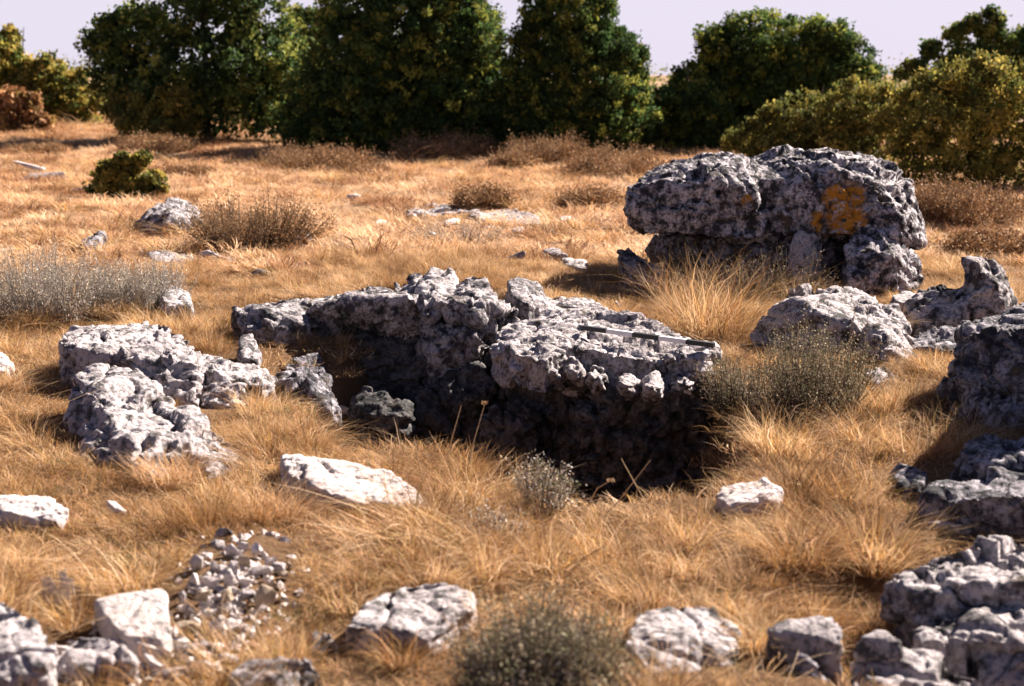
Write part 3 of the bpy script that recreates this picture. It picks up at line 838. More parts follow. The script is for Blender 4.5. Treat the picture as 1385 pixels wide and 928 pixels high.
for u, v, w, h, lab, m in [
    (1128, 328, 24, 18, 'small white stone tucked under the big boulder beside the pale block', M_CLEAN),
    (893, 340, 40, 30, 'grey stone wedged into the gap under the end of the big boulder', M_GREY),
    (985, 346, 60, 36, 'dark stone packed beneath the cleft of the big boulder', M_DARK),
    (1040, 352, 44, 30, 'small grey stone between packed dark stone and pale block', M_GREY),
    (40, 228, 46, 7, 'low pale stone in the meadow below the orange-leaved bush', M_CLEAN),
    (110, 258, 30, 7, 'small pale stone by the lone green shrub in the meadow', M_CLEAN),
    (290, 348, 40, 9, 'half-buried pale stone behind the squarish grey block', M_PALE),
    (355, 372, 26, 9, 'small half-buried stone in turf behind the ledge', M_PALE),
    (930, 338, 28, 22, 'pale stone among dry stems before the dark gap below the big boulder', M_CLEAN),
    (1020, 364, 20, 14, 'little tan stone in grass below the big boulder', M_CLEAN),
    (1282, 530, 34, 26, 'pebble-like grey stone between small wedge rock and tall mottled rock', M_GREY),
    (1300, 436, 18, 22, 'small tan stone in the gap beside the upright pointed rock', M_CLEAN),
    (532, 545, 66, 30, 'grey stone lying on the shaded floor of the hollow', M_GREY),
    (462, 566, 20, 12, 'small white stone at the sunny edge of the hollow floor', M_CLEAN),
    (700, 348, 26, 10, 'small flat stone in the grass behind the ledge crest', M_PALE),
    (75, 712, 38, 20, 'crumbly pale stone below the long flat slab at the left edge', M_PALE),
    (155, 693, 34, 12, 'flat little stone sunk in grass below the big slanted slab', M_CLEAN),
    (1105, 742, 54, 14, 'thin grey slab under overhanging grass near the corner outcrop', M_GREY),
    (1222, 644, 40, 22, 'blue-grey stone in the shade before the lowest dark rock', M_GREY),
    (1215, 662, 20, 8, 'tan chip of stone beside the blue-grey stone in shade', M_CLEAN),
    (160, 885, 50, 20, 'white sharp-edged stone lying against the grey-fronted rock', M_CLEAN),
    (188, 862, 30, 30, 'grey rounded stone beneath the tilted white flake', M_GREY),
    (205, 905, 36, 20, 'tan and white stone at the bottom under the tilted flake', M_CLEAN),
    (840, 415, 24, 8, 'loose chip lying on the flat slab behind the scale bar', M_PALE),
    (598, 286, 20, 5, 'chip of white stone beside the farther bedrock patch', M_CLEAN),
    (470, 240, 16, 4, 'small flat white stone far out in the meadow', M_CLEAN),
    (60, 243, 60, 9, 'low white stone at the left of the meadow', M_CLEAN),
    (1216, 800, 14, 8, 'rust-stained pebble on the edge of the corner outcrop', M_CLEAN)]:
    stone(u, v, w, h, lab, None, m, 2 if m in (M_GREY, M_DARK) else None, (0.1, 0.1, 0.3) if m in (M_GREY, M_DARK) else None)

for u, v, w in [(556, 296, 26), (610, 302, 34), (705, 314, 40), (765, 300, 22), (515, 304, 24), (478, 270, 20), (660, 312, 22), (585, 318, 20), (745, 318, 18)]:
    stone(u, v, w, 7, 'low white limestone piece showing through the meadow grass near the bedrock patches', 'low stones around the bedrock patches', M_CLEAN, 3, (0.05, 0.05, u * 0.1))
rr_ = random.Random(91)
for i in range(30):
    u, v = rr_.uniform(60, 320), rr_.uniform(872, 935)
    w = rr_.uniform(14, 34)
    m_ = rr_.choice((M_CLEAN, M_CLEAN, M_TAN, M_PALE))
    where = ('beside the white corner rock' if u < 125 else 'against the grey-fronted rock' if u < 190 else 'near the long flat bluish slab' if u < 260 else 'by the low pale rock')
    lab = ('small ' if w < 23 else 'larger ') + ('tan' if m_ is M_TAN else 'white' if m_ is M_CLEAN else 'grey-speckled') + ' angular stone on the ground ' + where
    stone(u, v, w, w * rr_.uniform(0.3, 0.6), lab, 'stones of the spill along the bottom edge', m_)

ROCK_BVH = BVHTree.FromPolygons(BV, BF)

# loose gravel between the rubble stones
cv, cf, nvt = [], [], 0
src = STONE_MESH[2]
sv, sf = hull([tuple(p) for p in np.random.RandomState(5).normal(size=(9, 3)) * 0.4])
sv = np.array(sv)
sf = np.array(sf)
allv, allf = [], []
for i in range(560):
    if i < 350:
        u, v = random.gauss(320, 42), random.gauss(800, 40)
    else:
        u, v = random.gauss(170, 80), random.gauss(880, 35)
    p = ground_at(u, v)
    s = random.uniform(0.006, 0.018) if i % 3 else random.uniform(0.016, 0.03)
    m = np.array(Euler((random.random() * 6, random.random() * 6, random.random() * 6)).to_matrix())
    allv.append(sv @ m.T * s + p + np.array([0, 0, 0.004]))
    allf.append(sf + i * len(sv))
tag(link('gravel', mesh_np('gravel', np.concatenate(allv), np.concatenate(allf)), M_CLEAN), 'pale limestone gravel scattered between the rubble stones', 'gravel', None, 'stuff')

# ------------------------------------------------------------------ scale bar lying on the slab


def slab_z(x, y):
    hit = ROCK_BVH.ray_cast(Vector((x, y, 3)), Vector((0, 0, -1)))
    return hit[0].z if hit[0] else 0.1


pa, pb = W(787, 443, 0.145), W(966, 467, 0.125)
axis = Vector(pb - pa)
L = axis.length
bar = empty('scale_bar', pa)
tag(bar, 'black and white banded scale bar lying on the flat slab', 'scale bar')
bar.rotation_euler = axis.to_track_quat('X', 'Z').to_euler()
for k in range(5):
    bm = bmesh.new()
    bmesh.ops.create_cube(bm, size=1)
    seg = L / 5
    for v in bm.verts:
        v.co.x = seg * (k + 0.5) + v.co.x * (seg - 0.0006)
        v.co.y *= 0.034
        v.co.z = v.co.z * 0.026
    bmesh.ops.bevel(bm, geom=list(bm.edges), offset=0.0022, segments=2, affect='EDGES')
    me = bpy.data.meshes.new('band')
    bm.to_mesh(me)
    bm.free()
    o = link('band', me, M_BLACK if k % 2 == 0 else M_WHITE, bar)
    o['label'] = 'matt black painted band' if k % 2 == 0 else 'white painted band'

# ------------------------------------------------------------------ grass


def blades(n, radius, length, width, lean, droop, seed, palette, sweep=0.0, seg=4, outward=0.7, kink=0.0):
    """one mesh of curved tapering blades; sweep bends all of them towards +X"""
    r = np.random.RandomState(seed)
    a = r.rand(n) * 2 * np.pi
    rad = radius * np.sqrt(r.rand(n))
    base = np.stack([rad * np.cos(a), rad * np.sin(a), np.full(n, -0.015)], -1)
    az = np.where(r.rand(n) < outward, a + r.normal(size=n) * 0.5, r.rand(n) * 2 * np.pi)
    dh = np.stack([np.cos(az), np.sin(az), np.zeros(n)], -1)
    Ls = length * (0.45 + 0.75 * r.rand(n))
    ln = lean * (0.3 + 1.0 * r.rand(n))
    dr = droop * (0.3 + 1.2 * r.rand(n))
    side = np.stack([-np.sin(az), np.cos(az), np.zeros(n)], -1)
    tw = r.normal(size=n) * 0.6
    side = side * np.cos(tw)[:, None] + np.array([0, 0, 1.0]) * np.sin(tw)[:, None] * 0.5 + dh * np.sin(tw)[:, None] * 0.6
    wv = r.normal(size=(n, 1)) * 0.12
    verts = np.zeros((n, seg + 1, 2, 3))
    kk = r.normal(size=n) * kink
    wvar = (0.55 + 1.1 * r.rand(n, 1) ** 2)
    for s in range(seg + 1):
        t = s / seg
        hor = ln * t + dr * t * t
        ver = np.clip(1 - 0.35 * ln, 0.3, 1) * t - dr * 0.75 * t ** 2.4
        c = base + dh * (hor * Ls)[:, None] + np.array([0, 0, 1.0]) * (ver * Ls)[:, None] + side * (wv * np.sin(t * 3.0) * Ls[:, None])
        c = c + np.array([1.0, 0, 0]) * (sweep * t ** 1.5 * Ls)[:, None] + side * (kk * Ls * max(0, t - 0.5))[:, None]
        wd_ = (width * (1.0 - t) ** 0.7 * 0.5 + width * 0.05) * wvar
        verts[:, s, 0] = c - side * wd_
        verts[:, s, 1] = c + side * wd_
    idx = np.arange(n * (seg + 1) * 2).reshape(n, seg + 1, 2)
    F = np.stack([idx[:, :-1, 0], idx[:, :-1, 1], idx[:, 1:, 1], idx[:, 1:, 0]], -1).reshape(-1, 4)
    pal = np.array(palette)
    ci = pal[r.randint(0, len(pal), n)] * (0.8 + 0.4 * r.rand(n, 1))
    colr = np.repeat(ci[:, None, :], (seg + 1) * 2, 1).reshape(-1, 3)
    return verts.reshape(-1, 3), F, colr


GOLD = [(0.60, 0.39, 0.14), (0.74, 0.56, 0.30), (0.46, 0.25, 0.08), (0.80, 0.67, 0.46), (0.27, 0.16, 0.07), (0.66, 0.50, 0.28), (0.34, 0.27, 0.11), (0.70, 0.50, 0.34), (0.20, 0.13, 0.07)]
STRAW = [(0.74, 0.58, 0.38), (0.68, 0.48, 0.27), (0.60, 0.40, 0.20), (0.80, 0.68, 0.50)]
RUST = [(0.36, 0.20, 0.10), (0.28, 0.16, 0.08), (0.48, 0.30, 0.16), (0.22, 0.13, 0.07)]
src_col = bpy.data.collections.new('grass_sources')     # never linked: only feeds the scatter
KINDS = [
    dict(n=230, radius=0.09, length=0.20, width=0.0030, lean=0.55, droop=0.35, sweep=0.10, palette=GOLD),    # tuft
    dict(n=200, radius=0.13, length=0.13, width=0.0030, lean=0.75, droop=0.45, sweep=-0.15, palette=GOLD),   # low mat
    dict(n=160, radius=0.12, length=0.17, width=0.0028, lean=0.9, droop=0.55, sweep=0.35, palette=STRAW),    # combed over
    dict(n=150, radius=0.06, length=0.24, width=0.0028, lean=0.40, droop=0.30, sweep=-0.10, palette=GOLD),   # fountain
    dict(n=110, radius=0.13, length=0.11, width=0.0035, lean=0.9, droop=0.5, sweep=0.0, palette=RUST + GOLD[:2], kink=0.3),   # old litter
    dict(n=120, radius=0.20, length=0.13, width=0.007, lean=0.6, droop=0.4, sweep=0.1, palette=STRAW, seg=2),   # meadow
    dict(n=120, radius=0.24, length=0.10, width=0.008, lean=0.8, droop=0.4, sweep=-0.1, palette=STRAW, seg=2),  # short meadow
    dict(n=150, radius=0.20, length=0.20, width=0.008, lean=0.5, droop=0.4, sweep=0.0, palette=RUST, seg=2),    # rusty clump
    dict(n=90, radius=0.12, length=0.06, width=0.004, lean=1.0, droop=0.3, sweep=0.0, palette=GOLD, seg=2, outward=0.2),   # trodden stubble
    dict(n=16, radius=0.10, length=0.30, width=0.0036, lean=0.7, droop=0.6, sweep=0.05, palette=STRAW, seg=5),   # stray long blades
    dict(n=260, radius=0.07, length=0.26, width=0.0030, lean=0.65, droop=0.5, sweep=0.05, palette=GOLD + RUST[:2]),   # full tussock
    dict(n=140, radius=0.16, length=0.26, width=0.007, lean=0.6, droop=0.5, sweep=0.1, palette=GOLD, seg=3),   # tall meadow tuft
    dict(n=90, radius=0.06, length=0.11, width=0.004, lean=0.8, droop=0.4, sweep=0.0, palette=[(0.16, 0.17, 0.06), (0.24, 0.22, 0.09), (0.12, 0.13, 0.06)]),   # green growth
]
for k, kd in enumerate(KINDS):
    v, f, c = blades(seed=40 + k, **kd)
    me = mesh_np('tuft_source', v, f, True, c)
    me.materials.append(M_MEADOW if k in (5, 6, 7) else M_GRASS)
    so = bpy.data.objects.new('tuft_source.%03d' % (k + 1), me)
    src_col.objects.link(so)


def scatter(name, label, pts, kinds, scales, rots, mat=None):
    me = bpy.data.meshes.new(name)
    me.vertices.add(len(pts))
    me.vertices.foreach_set('co', np.ascontiguousarray(pts, np.float32).ravel())
    a = me.attributes.new('pick', 'INT', 'POINT')
    a.data.foreach_set('value', np.ascontiguousarray(kinds, np.int32))
    a = me.attributes.new('size', 'FLOAT_VECTOR', 'POINT')
    a.data.foreach_set('vector', np.ascontiguousarray(scales, np.float32).ravel())
    a = me.attributes.new('turn', 'FLOAT_VECTOR', 'POINT')
    a.data.foreach_set('vector', np.ascontiguousarray(rots, np.float32).ravel())
    o = link(name, me)
    g = bpy.data.node_groups.get('scatter_tufts')
    if g is None:
        g = bpy.data.node_groups.new('scatter_tufts', 'GeometryNodeTree')
        g.interface.new_socket('Geometry', in_out='INPUT', socket_type='NodeSocketGeometry')
        g.interface.new_socket('Geometry', in_out='OUTPUT', socket_type='NodeSocketGeometry')
        gi = g.nodes.new('NodeGroupInput')
        go = g.nodes.new('NodeGroupOutput')
        ip = g.nodes.new('GeometryNodeInstanceOnPoints')
        ci = g.nodes.new('GeometryNodeCollectionInfo')
        ci.inputs['Collection'].default_value = src_col
        ci.inputs['Separate Children'].default_value = True
        ci.inputs['Reset Children'].default_value = True
        at = []
        for nm, ty in (('pick', 'INT'), ('turn', 'FLOAT_VECTOR'), ('size', 'FLOAT_VECTOR')):
            x = g.nodes.new('GeometryNodeInputNamedAttribute')
            x.data_type = ty
            x.inputs['Name'].default_value = nm
            at.append(next(s for s in x.outputs if s.name == 'Attribute' and s.enabled))
        e = g.nodes.new('FunctionNodeEulerToRotation')
        g.links.new(gi.outputs[0], ip.inputs['Points'])
        g.links.new(ci.outputs[0], ip.inputs['Instance'])
        ip.inputs['Pick Instance'].default_value = True
        g.links.new(at[0], ip.inputs['Instance Index'])
        g.links.new(at[1], e.inputs[0])
        g.links.new(e.outputs[0], ip.inputs['Rotation'])
        g.links.new(at[2], ip.inputs['Scale'])
        g.links.new(ip.outputs[0], go.inputs[0])
    md = o.modifiers.new('scatter', 'NODES')
    md.node_group = g
    tag(o, label, 'grass', None, 'stuff')
    return o


def on_rock(x, y, z):
    h = ROCK_BVH.ray_cast(Vector((x, y, 4)), Vector((0, 0, -1)))
    return h[0] is not None and h[0].z > z - 0.02


# places kept thin of grass: (u, v, radius m) looked up on the ground
BARE = [(*ground_at(u, v)[:2], r) for u, v, r in ((75, 815, 0.15), (310, 800, 0.26), (280, 860, 0.24), (335, 760, 0.2), (365, 790, 0.16), (150, 860, 0.2), (435, 510, 0.15), (190, 890, 0.25), (1180, 820, 0.14), (1290, 650, 0.15), (1270, 480, 0.15), (1150, 780, 0.1))]

P, K, SC, RO = [], [], [], []
n_try = 8000
yy = np.sqrt(RS.rand(n_try) * (12.5 ** 2 - 2.6 ** 2) + 2.6 ** 2)
xx = (RS.rand(n_try) * 2 - 1) * (0.52 * yy + 0.45)
hz = terrain(xx, yy)
pn = perlin(np.stack([xx, yy, 0 * xx], -1) * 1.6 + 3)
for x, y, z, q in zip(xx, yy, hz, pn):
    if on_rock(x, y, z): continue
    thin = False
    for bx, by, br in BARE:
        if (x - bx) ** 2 + (y - by) ** 2 < br * br: thin = True
    if thin and random.random() < 0.95: continue
    pit_d = float(hollow(x, y))
    if pit_d < 0.95 and random.random() < (0.6 if x < -0.35 and y < 6.8 else 0.96): continue
    if q < 0.0 and random.random() < 0.55 - q: continue
    s = random.uniform(0.45, 0.95) * (1 + 0.35 * q)
    if on_rock(x, y + 0.12, z - 0.03) or on_rock(x, y + 0.26, z - 0.02): s *= 0.55
    if pit_d < 2.4 and y < 6.6 and x > -0.3: s *= 0.62
    if y > 9.5: s *= 0.8
    r_ = random.random()
    k = 0 if r_ < 0.30 else 1 if r_ < 0.55 else 2 if r_ < 0.72 else 3 if r_ < 0.84 else 4
    if random.random() < 0.12: k = 9
    elif random.random() < 0.08: k = 12
    if q > 0.3 and random.random() < 0.35: k = 10
    if q < -0.25 and random.random() < 0.6: k = 4 if random.random() < 0.5 else 8
    P.append((x, y, z)); K.append(k); SC.append((s * random.uniform(0.9, 1.2), s * random.uniform(0.9, 1.2), s)); RO.append((random.gauss(0, .22), random.gauss(0, .22), random.uniform(0, 6.28)))
# stubble filler
n_try = 9500
yy = np.sqrt(RS.rand(n_try) * (12.5 ** 2 - 2.6 ** 2) + 2.6 ** 2)
xx = (RS.rand(n_try) * 2 - 1) * (0.52 * yy + 0.45)
hz = terrain(xx, yy)
for x, y, z in zip(xx, yy, hz):
    if on_rock(x, y, z): continue
    if any((x - bx) ** 2 + (y - by) ** 2 < br * br for bx, by, br in BARE) and random.random() < 0.9: continue
    if float(hollow(x, y)) < 0.85: continue
    s = random.uniform(0.8, 1.5)
    fk = random.choice((8, 8, 8, 1, 4, 4))
    if fk != 8: s *= 0.55
    P.append((x, y, z)); K.append(fk); SC.append((s, s, s)); RO.append((0, 0, random.uniform(0, 6.28)))
scatter('dry_grass', 'golden dry grass growing between the rocks', P, K, SC, RO)

P, K, SC, RO = [], [], [], []
n_try = 17000
yy = np.sqrt(RS.rand(n_try) * (44 ** 2 - 11.5 ** 2) + 11.5 ** 2)
xx = (RS.rand(n_try) * 2 - 1) * (0.47 * yy + 0.5)
hz = terrain(xx, yy)
pn = fbm(np.stack([xx, yy, 0 * xx], -1) * 0.55 + 3, 2)
pb_ = perlin(np.stack([xx, yy * 0.5, 0 * xx], -1) * 0.9 + 23)
for x, y, z, q, b_ in zip(xx, yy, hz, pn, pb_):
    if on_rock(x, y, z) and not (14 < y < 19 and abs(x) < 1.6 and random.random() < 0.3): continue
    if b_ > 0.3 and random.random() < 0.6: continue
    s = random.uniform(0.6, 1.3) * (1 + 0.35 * q)
    k = 5 if random.random() < 0.4 else 6
    if (q < -0.2 and random.random() < 0.4) or random.random() < 0.07: k = 7
    if random.random() < 0.08: k = 11
    if y > 20: s *= 1.15
    P.append((x, y, z)); K.append(k); SC.append((s * 1.15, s * 1.15, s * 0.85)); RO.append((random.gauss(0, .12), random.gauss(0, .12), random.uniform(0, 6.28)))
scatter('meadow_grass', 'short pale dry grass covering the meadow behind the rocks', P, K, SC, RO)

# --- tussocks that stand out
G_T = 'big golden grass tussocks'


def tussock(u, v, wpx, hpx, label, palette=GOLD, n=420, sweep=0.0, lean=0.55, droop=0.35, group=G_T, mat=None, name='grass_tussock', width=0.0032, y=None, dz=0.0):
    p = ground_at(u, v)
    s = p[1] / FPX
    hgt = hpx * s
    vv, f, c = blades(n, wpx * s * 0.28, hgt * 1.15, width, lean, droop, random.randrange(9999), palette, sweep)
    me = mesh_np(name, vv, f, True, c)
    o = link(name, me, mat or M_GRASS, None, (p[0], p[1], p[2] + dz))
    return tag(o, label, 'grass', group)


tussock(965, 450, 190, 125, 'tall golden tussock fanning out between the scale bar and the big boulder', n=900, lean=0.5, sweep=0.15)
tussock(1180, 770, 130, 110, 'spiky orange tussock arching over the dark gap by the corner outcrop', n=700, lean=0.6)
tussock(1080, 760, 150, 80, 'dense golden tussock above the slab with the hollow', n=700, lean=0.8)
tussock(370, 702, 170, 60, 'shaggy bleached tussock below the white flat rock on the lip', palette=STRAW, n=900, lean=0.6, sweep=0.15)
tussock(40, 410, 160, 60, 'pale bleached tuft growing among the broad silvery shrub', palette=STRAW, n=500)
tussock(900, 405, 130, 70, 'pinkish dry tuft beside the broken dark rock by the big boulder', palette=STRAW + RUST, n=450)
tussock(1090, 405, 110, 45, 'short golden tuft in front of the pale block under the big boulder', n=350)
tussock(668, 935, 90, 60, 'loose tuft in front of the dark blurred shrub', n=260)
tussock(815, 930, 80, 55, 'loose tuft between the dark blurred shrub and the rounded pinkish rock', n=240)
tussock(100, 850, 80, 60, 'little straw-bright tussock beside the white corner rock', n=350)
tussock(230, 650, 150, 50, 'pale feathery tussock at the foot of the big slanted slab', palette=STRAW, n=800, lean=0.5)
tussock(510, 590, 120, 50, 'sunlit orange tussock on the floor of the hollow', n=500, lean=0.8)
tussock(1060, 610, 150, 70, 'tufty golden tussock in front of the grey shrub', n=700)
tussock(1160, 600, 120, 70, 'golden tussock before the small wedge rock', n=500)
tussock(1262, 510, 60, 50, 'small yellow tussock between the small wedge rock and the tall mottled rock', n=250)
tussock(190, 790, 120, 60, 'tangled tussock with a dark heart above the rubble heap', n=600, lean=0.9, droop=0.5)
tussock(600, 730, 150, 60, 'greyish tangled tussock under the near lip of the hollow', palette=GOLD + RUST, n=700)
tussock(640, 640, 110, 50, 'thin spiky tussock on the crest of the near lip', n=300, lean=0.5)
tussock(860, 640, 110, 60, 'loose tussock with stray stems at the dark edge of the hollow', n=300, lean=0.7)
tussock(800, 385, 100, 40, 'brown grass tuft drooping onto the back of the flat slab', palette=RUST + GOLD[:2], n=400, lean=0.9)
tussock(570, 350, 90, 40, 'orange brown tuft behind the tallest rock tooth', palette=RUST + GOLD, n=350)
tussock(420, 385, 110, 30, 'low dark tuft above the squarish grey block', palette=RUST, n=350)
tussock(1020, 880, 60, 70, 'rusty tuft between the rounded pinkish rock and the slab', n=250)
tussock(540, 900, 80, 60, 'brown tuft in shadow below the stepped pale rock', palette=RUST + GOLD, n=350)

# ------------------------------------------------------------------ shrubs


def twig_shrub(name, u, v, wpx, hpx, label, palette, cat='shrub', n=260, leaf=0.012, leaves=26, width=0.0035, spread=0.35, group=None, stem_col=(0.13, 0.09, 0.06), depth=1.0, flop=0.25, mat=None):
    """many-stemmed low shrub: a stems part and a sprays part of small leaves along the stems"""
    p = ground_at(u, v)
    s = p[1] / FPX
    w, h = wpx * s, hpx * s
    r = np.random.RandomState(random.randrange(99999))
    root = empty(name, p)
    tag(root, label, cat, group)
    nb_ = max(3, n // 7)
    ca, cr = r.rand(nb_) * 2 * np.pi, np.sqrt(r.rand(nb_))
    ch = 0.6 + 0.55 * r.rand(nb_)
    own = r.randint(0, nb_, n)
    a = ca[own] + r.normal(size=n) * 0.25
    rr = np.clip(cr[own] + r.normal(size=n) * 0.12, 0.02, 1.1)
    basep = np.stack([w * 0.30 * cr[own] * np.cos(ca[own]), w * 0.30 * depth * cr[own] * np.sin(ca[own]), np.full(n, -0.02)], -1)
    tipr = rr * (0.8 + 0.4 * r.rand(n))
    ht = h * (0.55 + 0.45 * np.sqrt(np.clip(1 - tipr * tipr * 0.8, 0.05, 1))) * (0.6 + 0.5 * r.rand(n)) * ch[own]
    tip = np.stack([w * 0.5 * tipr * np.cos(a), w * 0.5 * depth * tipr * np.sin(a), ht], -1) + r.normal(size=(n, 3)) * h * 0.13
    mid = (basep + tip) / 2 + np.stack([np.cos(a), np.sin(a), np.zeros(n)], -1) * (h * flop * 0.4 * rr)[:, None]
    seg = 4
    vs = np.zeros((n, seg + 1, 3, 3))
    cen = []
    for k in range(seg + 1):
        t = k / seg
        c = basep * (1 - t) ** 2 + 2 * mid * t * (1 - t) + tip * t * t
        cen.append(c)
        for j in range(3):
            ang = j * 2.094
            vs[:, k, j] = c + np.array([math.cos(ang), math.sin(ang), 0]) * width * (1.1 - 0.8 * t)
    idx = np.arange(n * (seg + 1) * 3).reshape(n, seg + 1, 3)
    fs = []
    for j in range(3):
        j2 = (j + 1) % 3
        fs.append(np.stack([idx[:, :-1, j], idx[:, :-1, j2], idx[:, 1:, j2], idx[:, 1:, j]], -1).reshape(-1, 4))
    colr = np.tile(np.array(stem_col), (n * (seg + 1) * 3, 1)) * (0.7 + 0.6 * np.repeat(r.rand(n), (seg + 1) * 3))[:, None]
    o = link('stems', mesh_np('stems', vs.reshape(-1, 3), np.concatenate(fs), True, colr), M_TWIG, root)
    o['kind'] = 'stuff'
    m = n * leaves
    si = np.repeat(np.arange(n), leaves)
    t = 0.30 + 0.72 * r.rand(m) ** 0.8
    c = basep[si] * ((1 - t) ** 2)[:, None] + 2 * mid[si] * (t * (1 - t))[:, None] + tip[si] * (t * t)[:, None]
    c += r.normal(size=(m, 3)) * leaf * 1.3
    pal = np.array(palette)
    ci = pal[r.randint(0, len(pal), n)][si] * (0.75 + 0.5 * r.rand(m, 1))
    lv, lf, lc = cards(c, r, leaf, 0.45, ci, up=0.6)
    o = link('sprays', mesh_np('sprays', lv, lf, False, lc), mat or M_TWIG, root)
    o['kind'] = 'stuff'
    return root


def cards(c, r, size, aspect, colr, up=0.0, outward=None):
    """a small four-cornered leaf at each centre"""
    m = len(c)
    d = r.normal(size=(m, 3))
    d[:, 2] += up
    if outward is not None: d += outward
    d /= np.linalg.norm(d, axis=1)[:, None]
    x = r.normal(size=(m, 3))
    sd_ = np.cross(d, x)
    sd_ /= np.linalg.norm(sd_, axis=1)[:, None] + 1e-9
    L_ = (size * (0.6 + 0.8 * r.rand(m)))[:, None]
    v = np.stack([c - d * L_ * 0.5, c + sd_ * L_ * aspect * 0.5, c + d * L_ * 0.5, c - sd_ * L_ * aspect * 0.5], 1)
    f = np.arange(m * 4).reshape(m, 4)
    return v.reshape(-1, 3), f, np.repeat(colr, 4, 0)


SILVER = [(0.52, 0.46, 0.41), (0.40, 0.36, 0.32), (0.60, 0.47, 0.34), (0.24, 0.21, 0.17)]
GREYBR = [(0.34, 0.27, 0.17), (0.22, 0.19, 0.11), (0.44, 0.35, 0.24), (0.17, 0.15, 0.09), (0.20, 0.20, 0.11)]
DARKSH = [(0.13, 0.105, 0.09), (0.10, 0.085, 0.08), (0.18, 0.14, 0.10), (0.09, 0.08, 0.08)]
HEATH = [(0.24, 0.125, 0.055), (0.30, 0.17, 0.08), (0.17, 0.09, 0.045), (0.34, 0.21, 0.10)]
twig_shrub('lavender_shrub', 70, 432, 190, 95, 'broad silvery grey shrub at the left edge, larger of a pair', SILVER, n=520, leaves=44, stem_col=(0.30, 0.26, 0.22))
twig_shrub('lavender_shrub', 195, 425, 130, 75, 'silvery grey shrub next to the broad one, above the pale ridge', SILVER, n=360, leaves=44, stem_col=(0.30, 0.26, 0.22))
twig_shrub('dry_shrub', 1095, 560, 190, 115, 'grey brown twiggy shrub in front of the broad pale-topped rock', GREYBR, n=420, leaves=30, flop=0.4)
twig_shrub('dry_shrub', 1000, 560, 90, 80, 'dark twiggy shrub growing at the shaded end of the hollow', GREYBR, n=160, leaves=24, flop=0.4)
twig_shrub('dry_shrub', 740, 690, 80, 75, 'small grey-green sprig shrub on the near lip of the hollow', SILVER + [(0.20, 0.21, 0.12)], n=70, leaves=30)
twig_shrub('dry_shrub', 735, 950, 240, 125, 'dark blurred twiggy shrub at the bottom middle', DARKSH[:2] + GREYBR, n=800, leaves=40, leaf=0.010)
twig_shrub('dry_shrub', 650, 740, 110, 50, 'low grey shrub below the greyish tangled tussock', SILVER, n=110, leaves=24)
twig_shrub('heath_clump', 345, 333, 190, 66, 'brown heath clump in the meadow beside the dark-sided pointed rock', HEATH, n=420, leaves=26, leaf=0.02, width=0.005)
twig_shrub('dry_shrub', 1050, 405, 150, 62, 'grey tangle of dead stems in front of the big boulder', GREYBR + SILVER[:1], n=180, leaves=14)
twig_shrub('dry_shrub', 905, 392, 120, 66, 'dry pinkish stems by the end of the big boulder', GREYBR + STRAW[:1], n=120, leaves=14)
twig_shrub('dry_shrub', 620, 330, 150, 30, 'faint grey shrub lying low behind the ledge', SILVER + STRAW[:1], n=150, leaves=16, leaf=0.016)
G_H = 'rusty heath mounds along the foot of the trees'
for u, v, w, h, lab in [
    (738, 222, 110, 36, 'round rusty mound before the dark column tree, highest of the mounds'),
    (695, 230, 70, 22, 'low rusty mound next to the highest rounded one'),
    (840, 238, 150, 36, 'wide brown mound running towards the big boulder'),
    (655, 282, 84, 24, 'reddish clump right behind the flat bedrock patches'),
    (600, 216, 150, 32, 'dim brown mound in the shade under the big dark trees'),
    (430, 230, 150, 30, 'brown heath in the shadow before the dark bulky tree'),
    (210, 206, 100, 22, 'brown heath at the foot of the yellowish shrub'),
    (255, 240, 60, 12, 'thin brown tuft in the left meadow behind the small shrub'),
    (1300, 300, 170, 50, 'deep brown heath in front of the tall scrub on the right'),
    (1340, 345, 110, 24, 'brown grass clump behind the upright pointed rock'),
    (500, 240, 60, 12, 'small brown tuft in mid meadow'),
    (800, 282, 90, 22, 'brown clump before the end of the big boulder'),
    (60, 210, 60, 12, 'faint brown tuft below the orange shrub')]:
    twig_shrub('heath_clump', u, v, w, h, lab, HEATH + RUST[:3], group=G_H, n=420, leaves=30, leaf=0.034, width=0.006, flop=0.5, stem_col=(0.22, 0.13, 0.07))

# dry flower stalks and stray stems, each one
G_S = 'dry stalks standing over the hollow'


def stalk(pts, label, r=0.0022, head=0.0, col=None):
    """pts: [(u, v), ...] from the root up; stands upright at the root's distance"""
    root = ground_at(*pts[0])
    P_ = [W(u, v, float(root[1]) - 0.03 * i) for i, (u, v) in enumerate(pts)]
    o = tube('dry_stalk', [np.array(p) - root for p in P_], [r * (1.2 - 0.6 * i / max(1, len(P_) - 1)) for i in range(len(P_))], M_STALK)
    o.location = root
    tag(o, label, 'stalk', G_S)
    if head:
        rr = np.random.RandomState(random.randrange(9999))
        top = P_[-1] - root
        c = top + rr.normal(size=(40, 3)).clip(-1.3, 1.3) * np.array([head, head, head * 0.5])
        lv, lf, lc = cards(c, rr, head * 1.1, 0.7, np.tile(np.array([[0.34, 0.26, 0.17]]), (40, 1)))
        link('flower_head', mesh_np('flower_head', lv, lf, False, lc), M_GRASS, o)
    return o


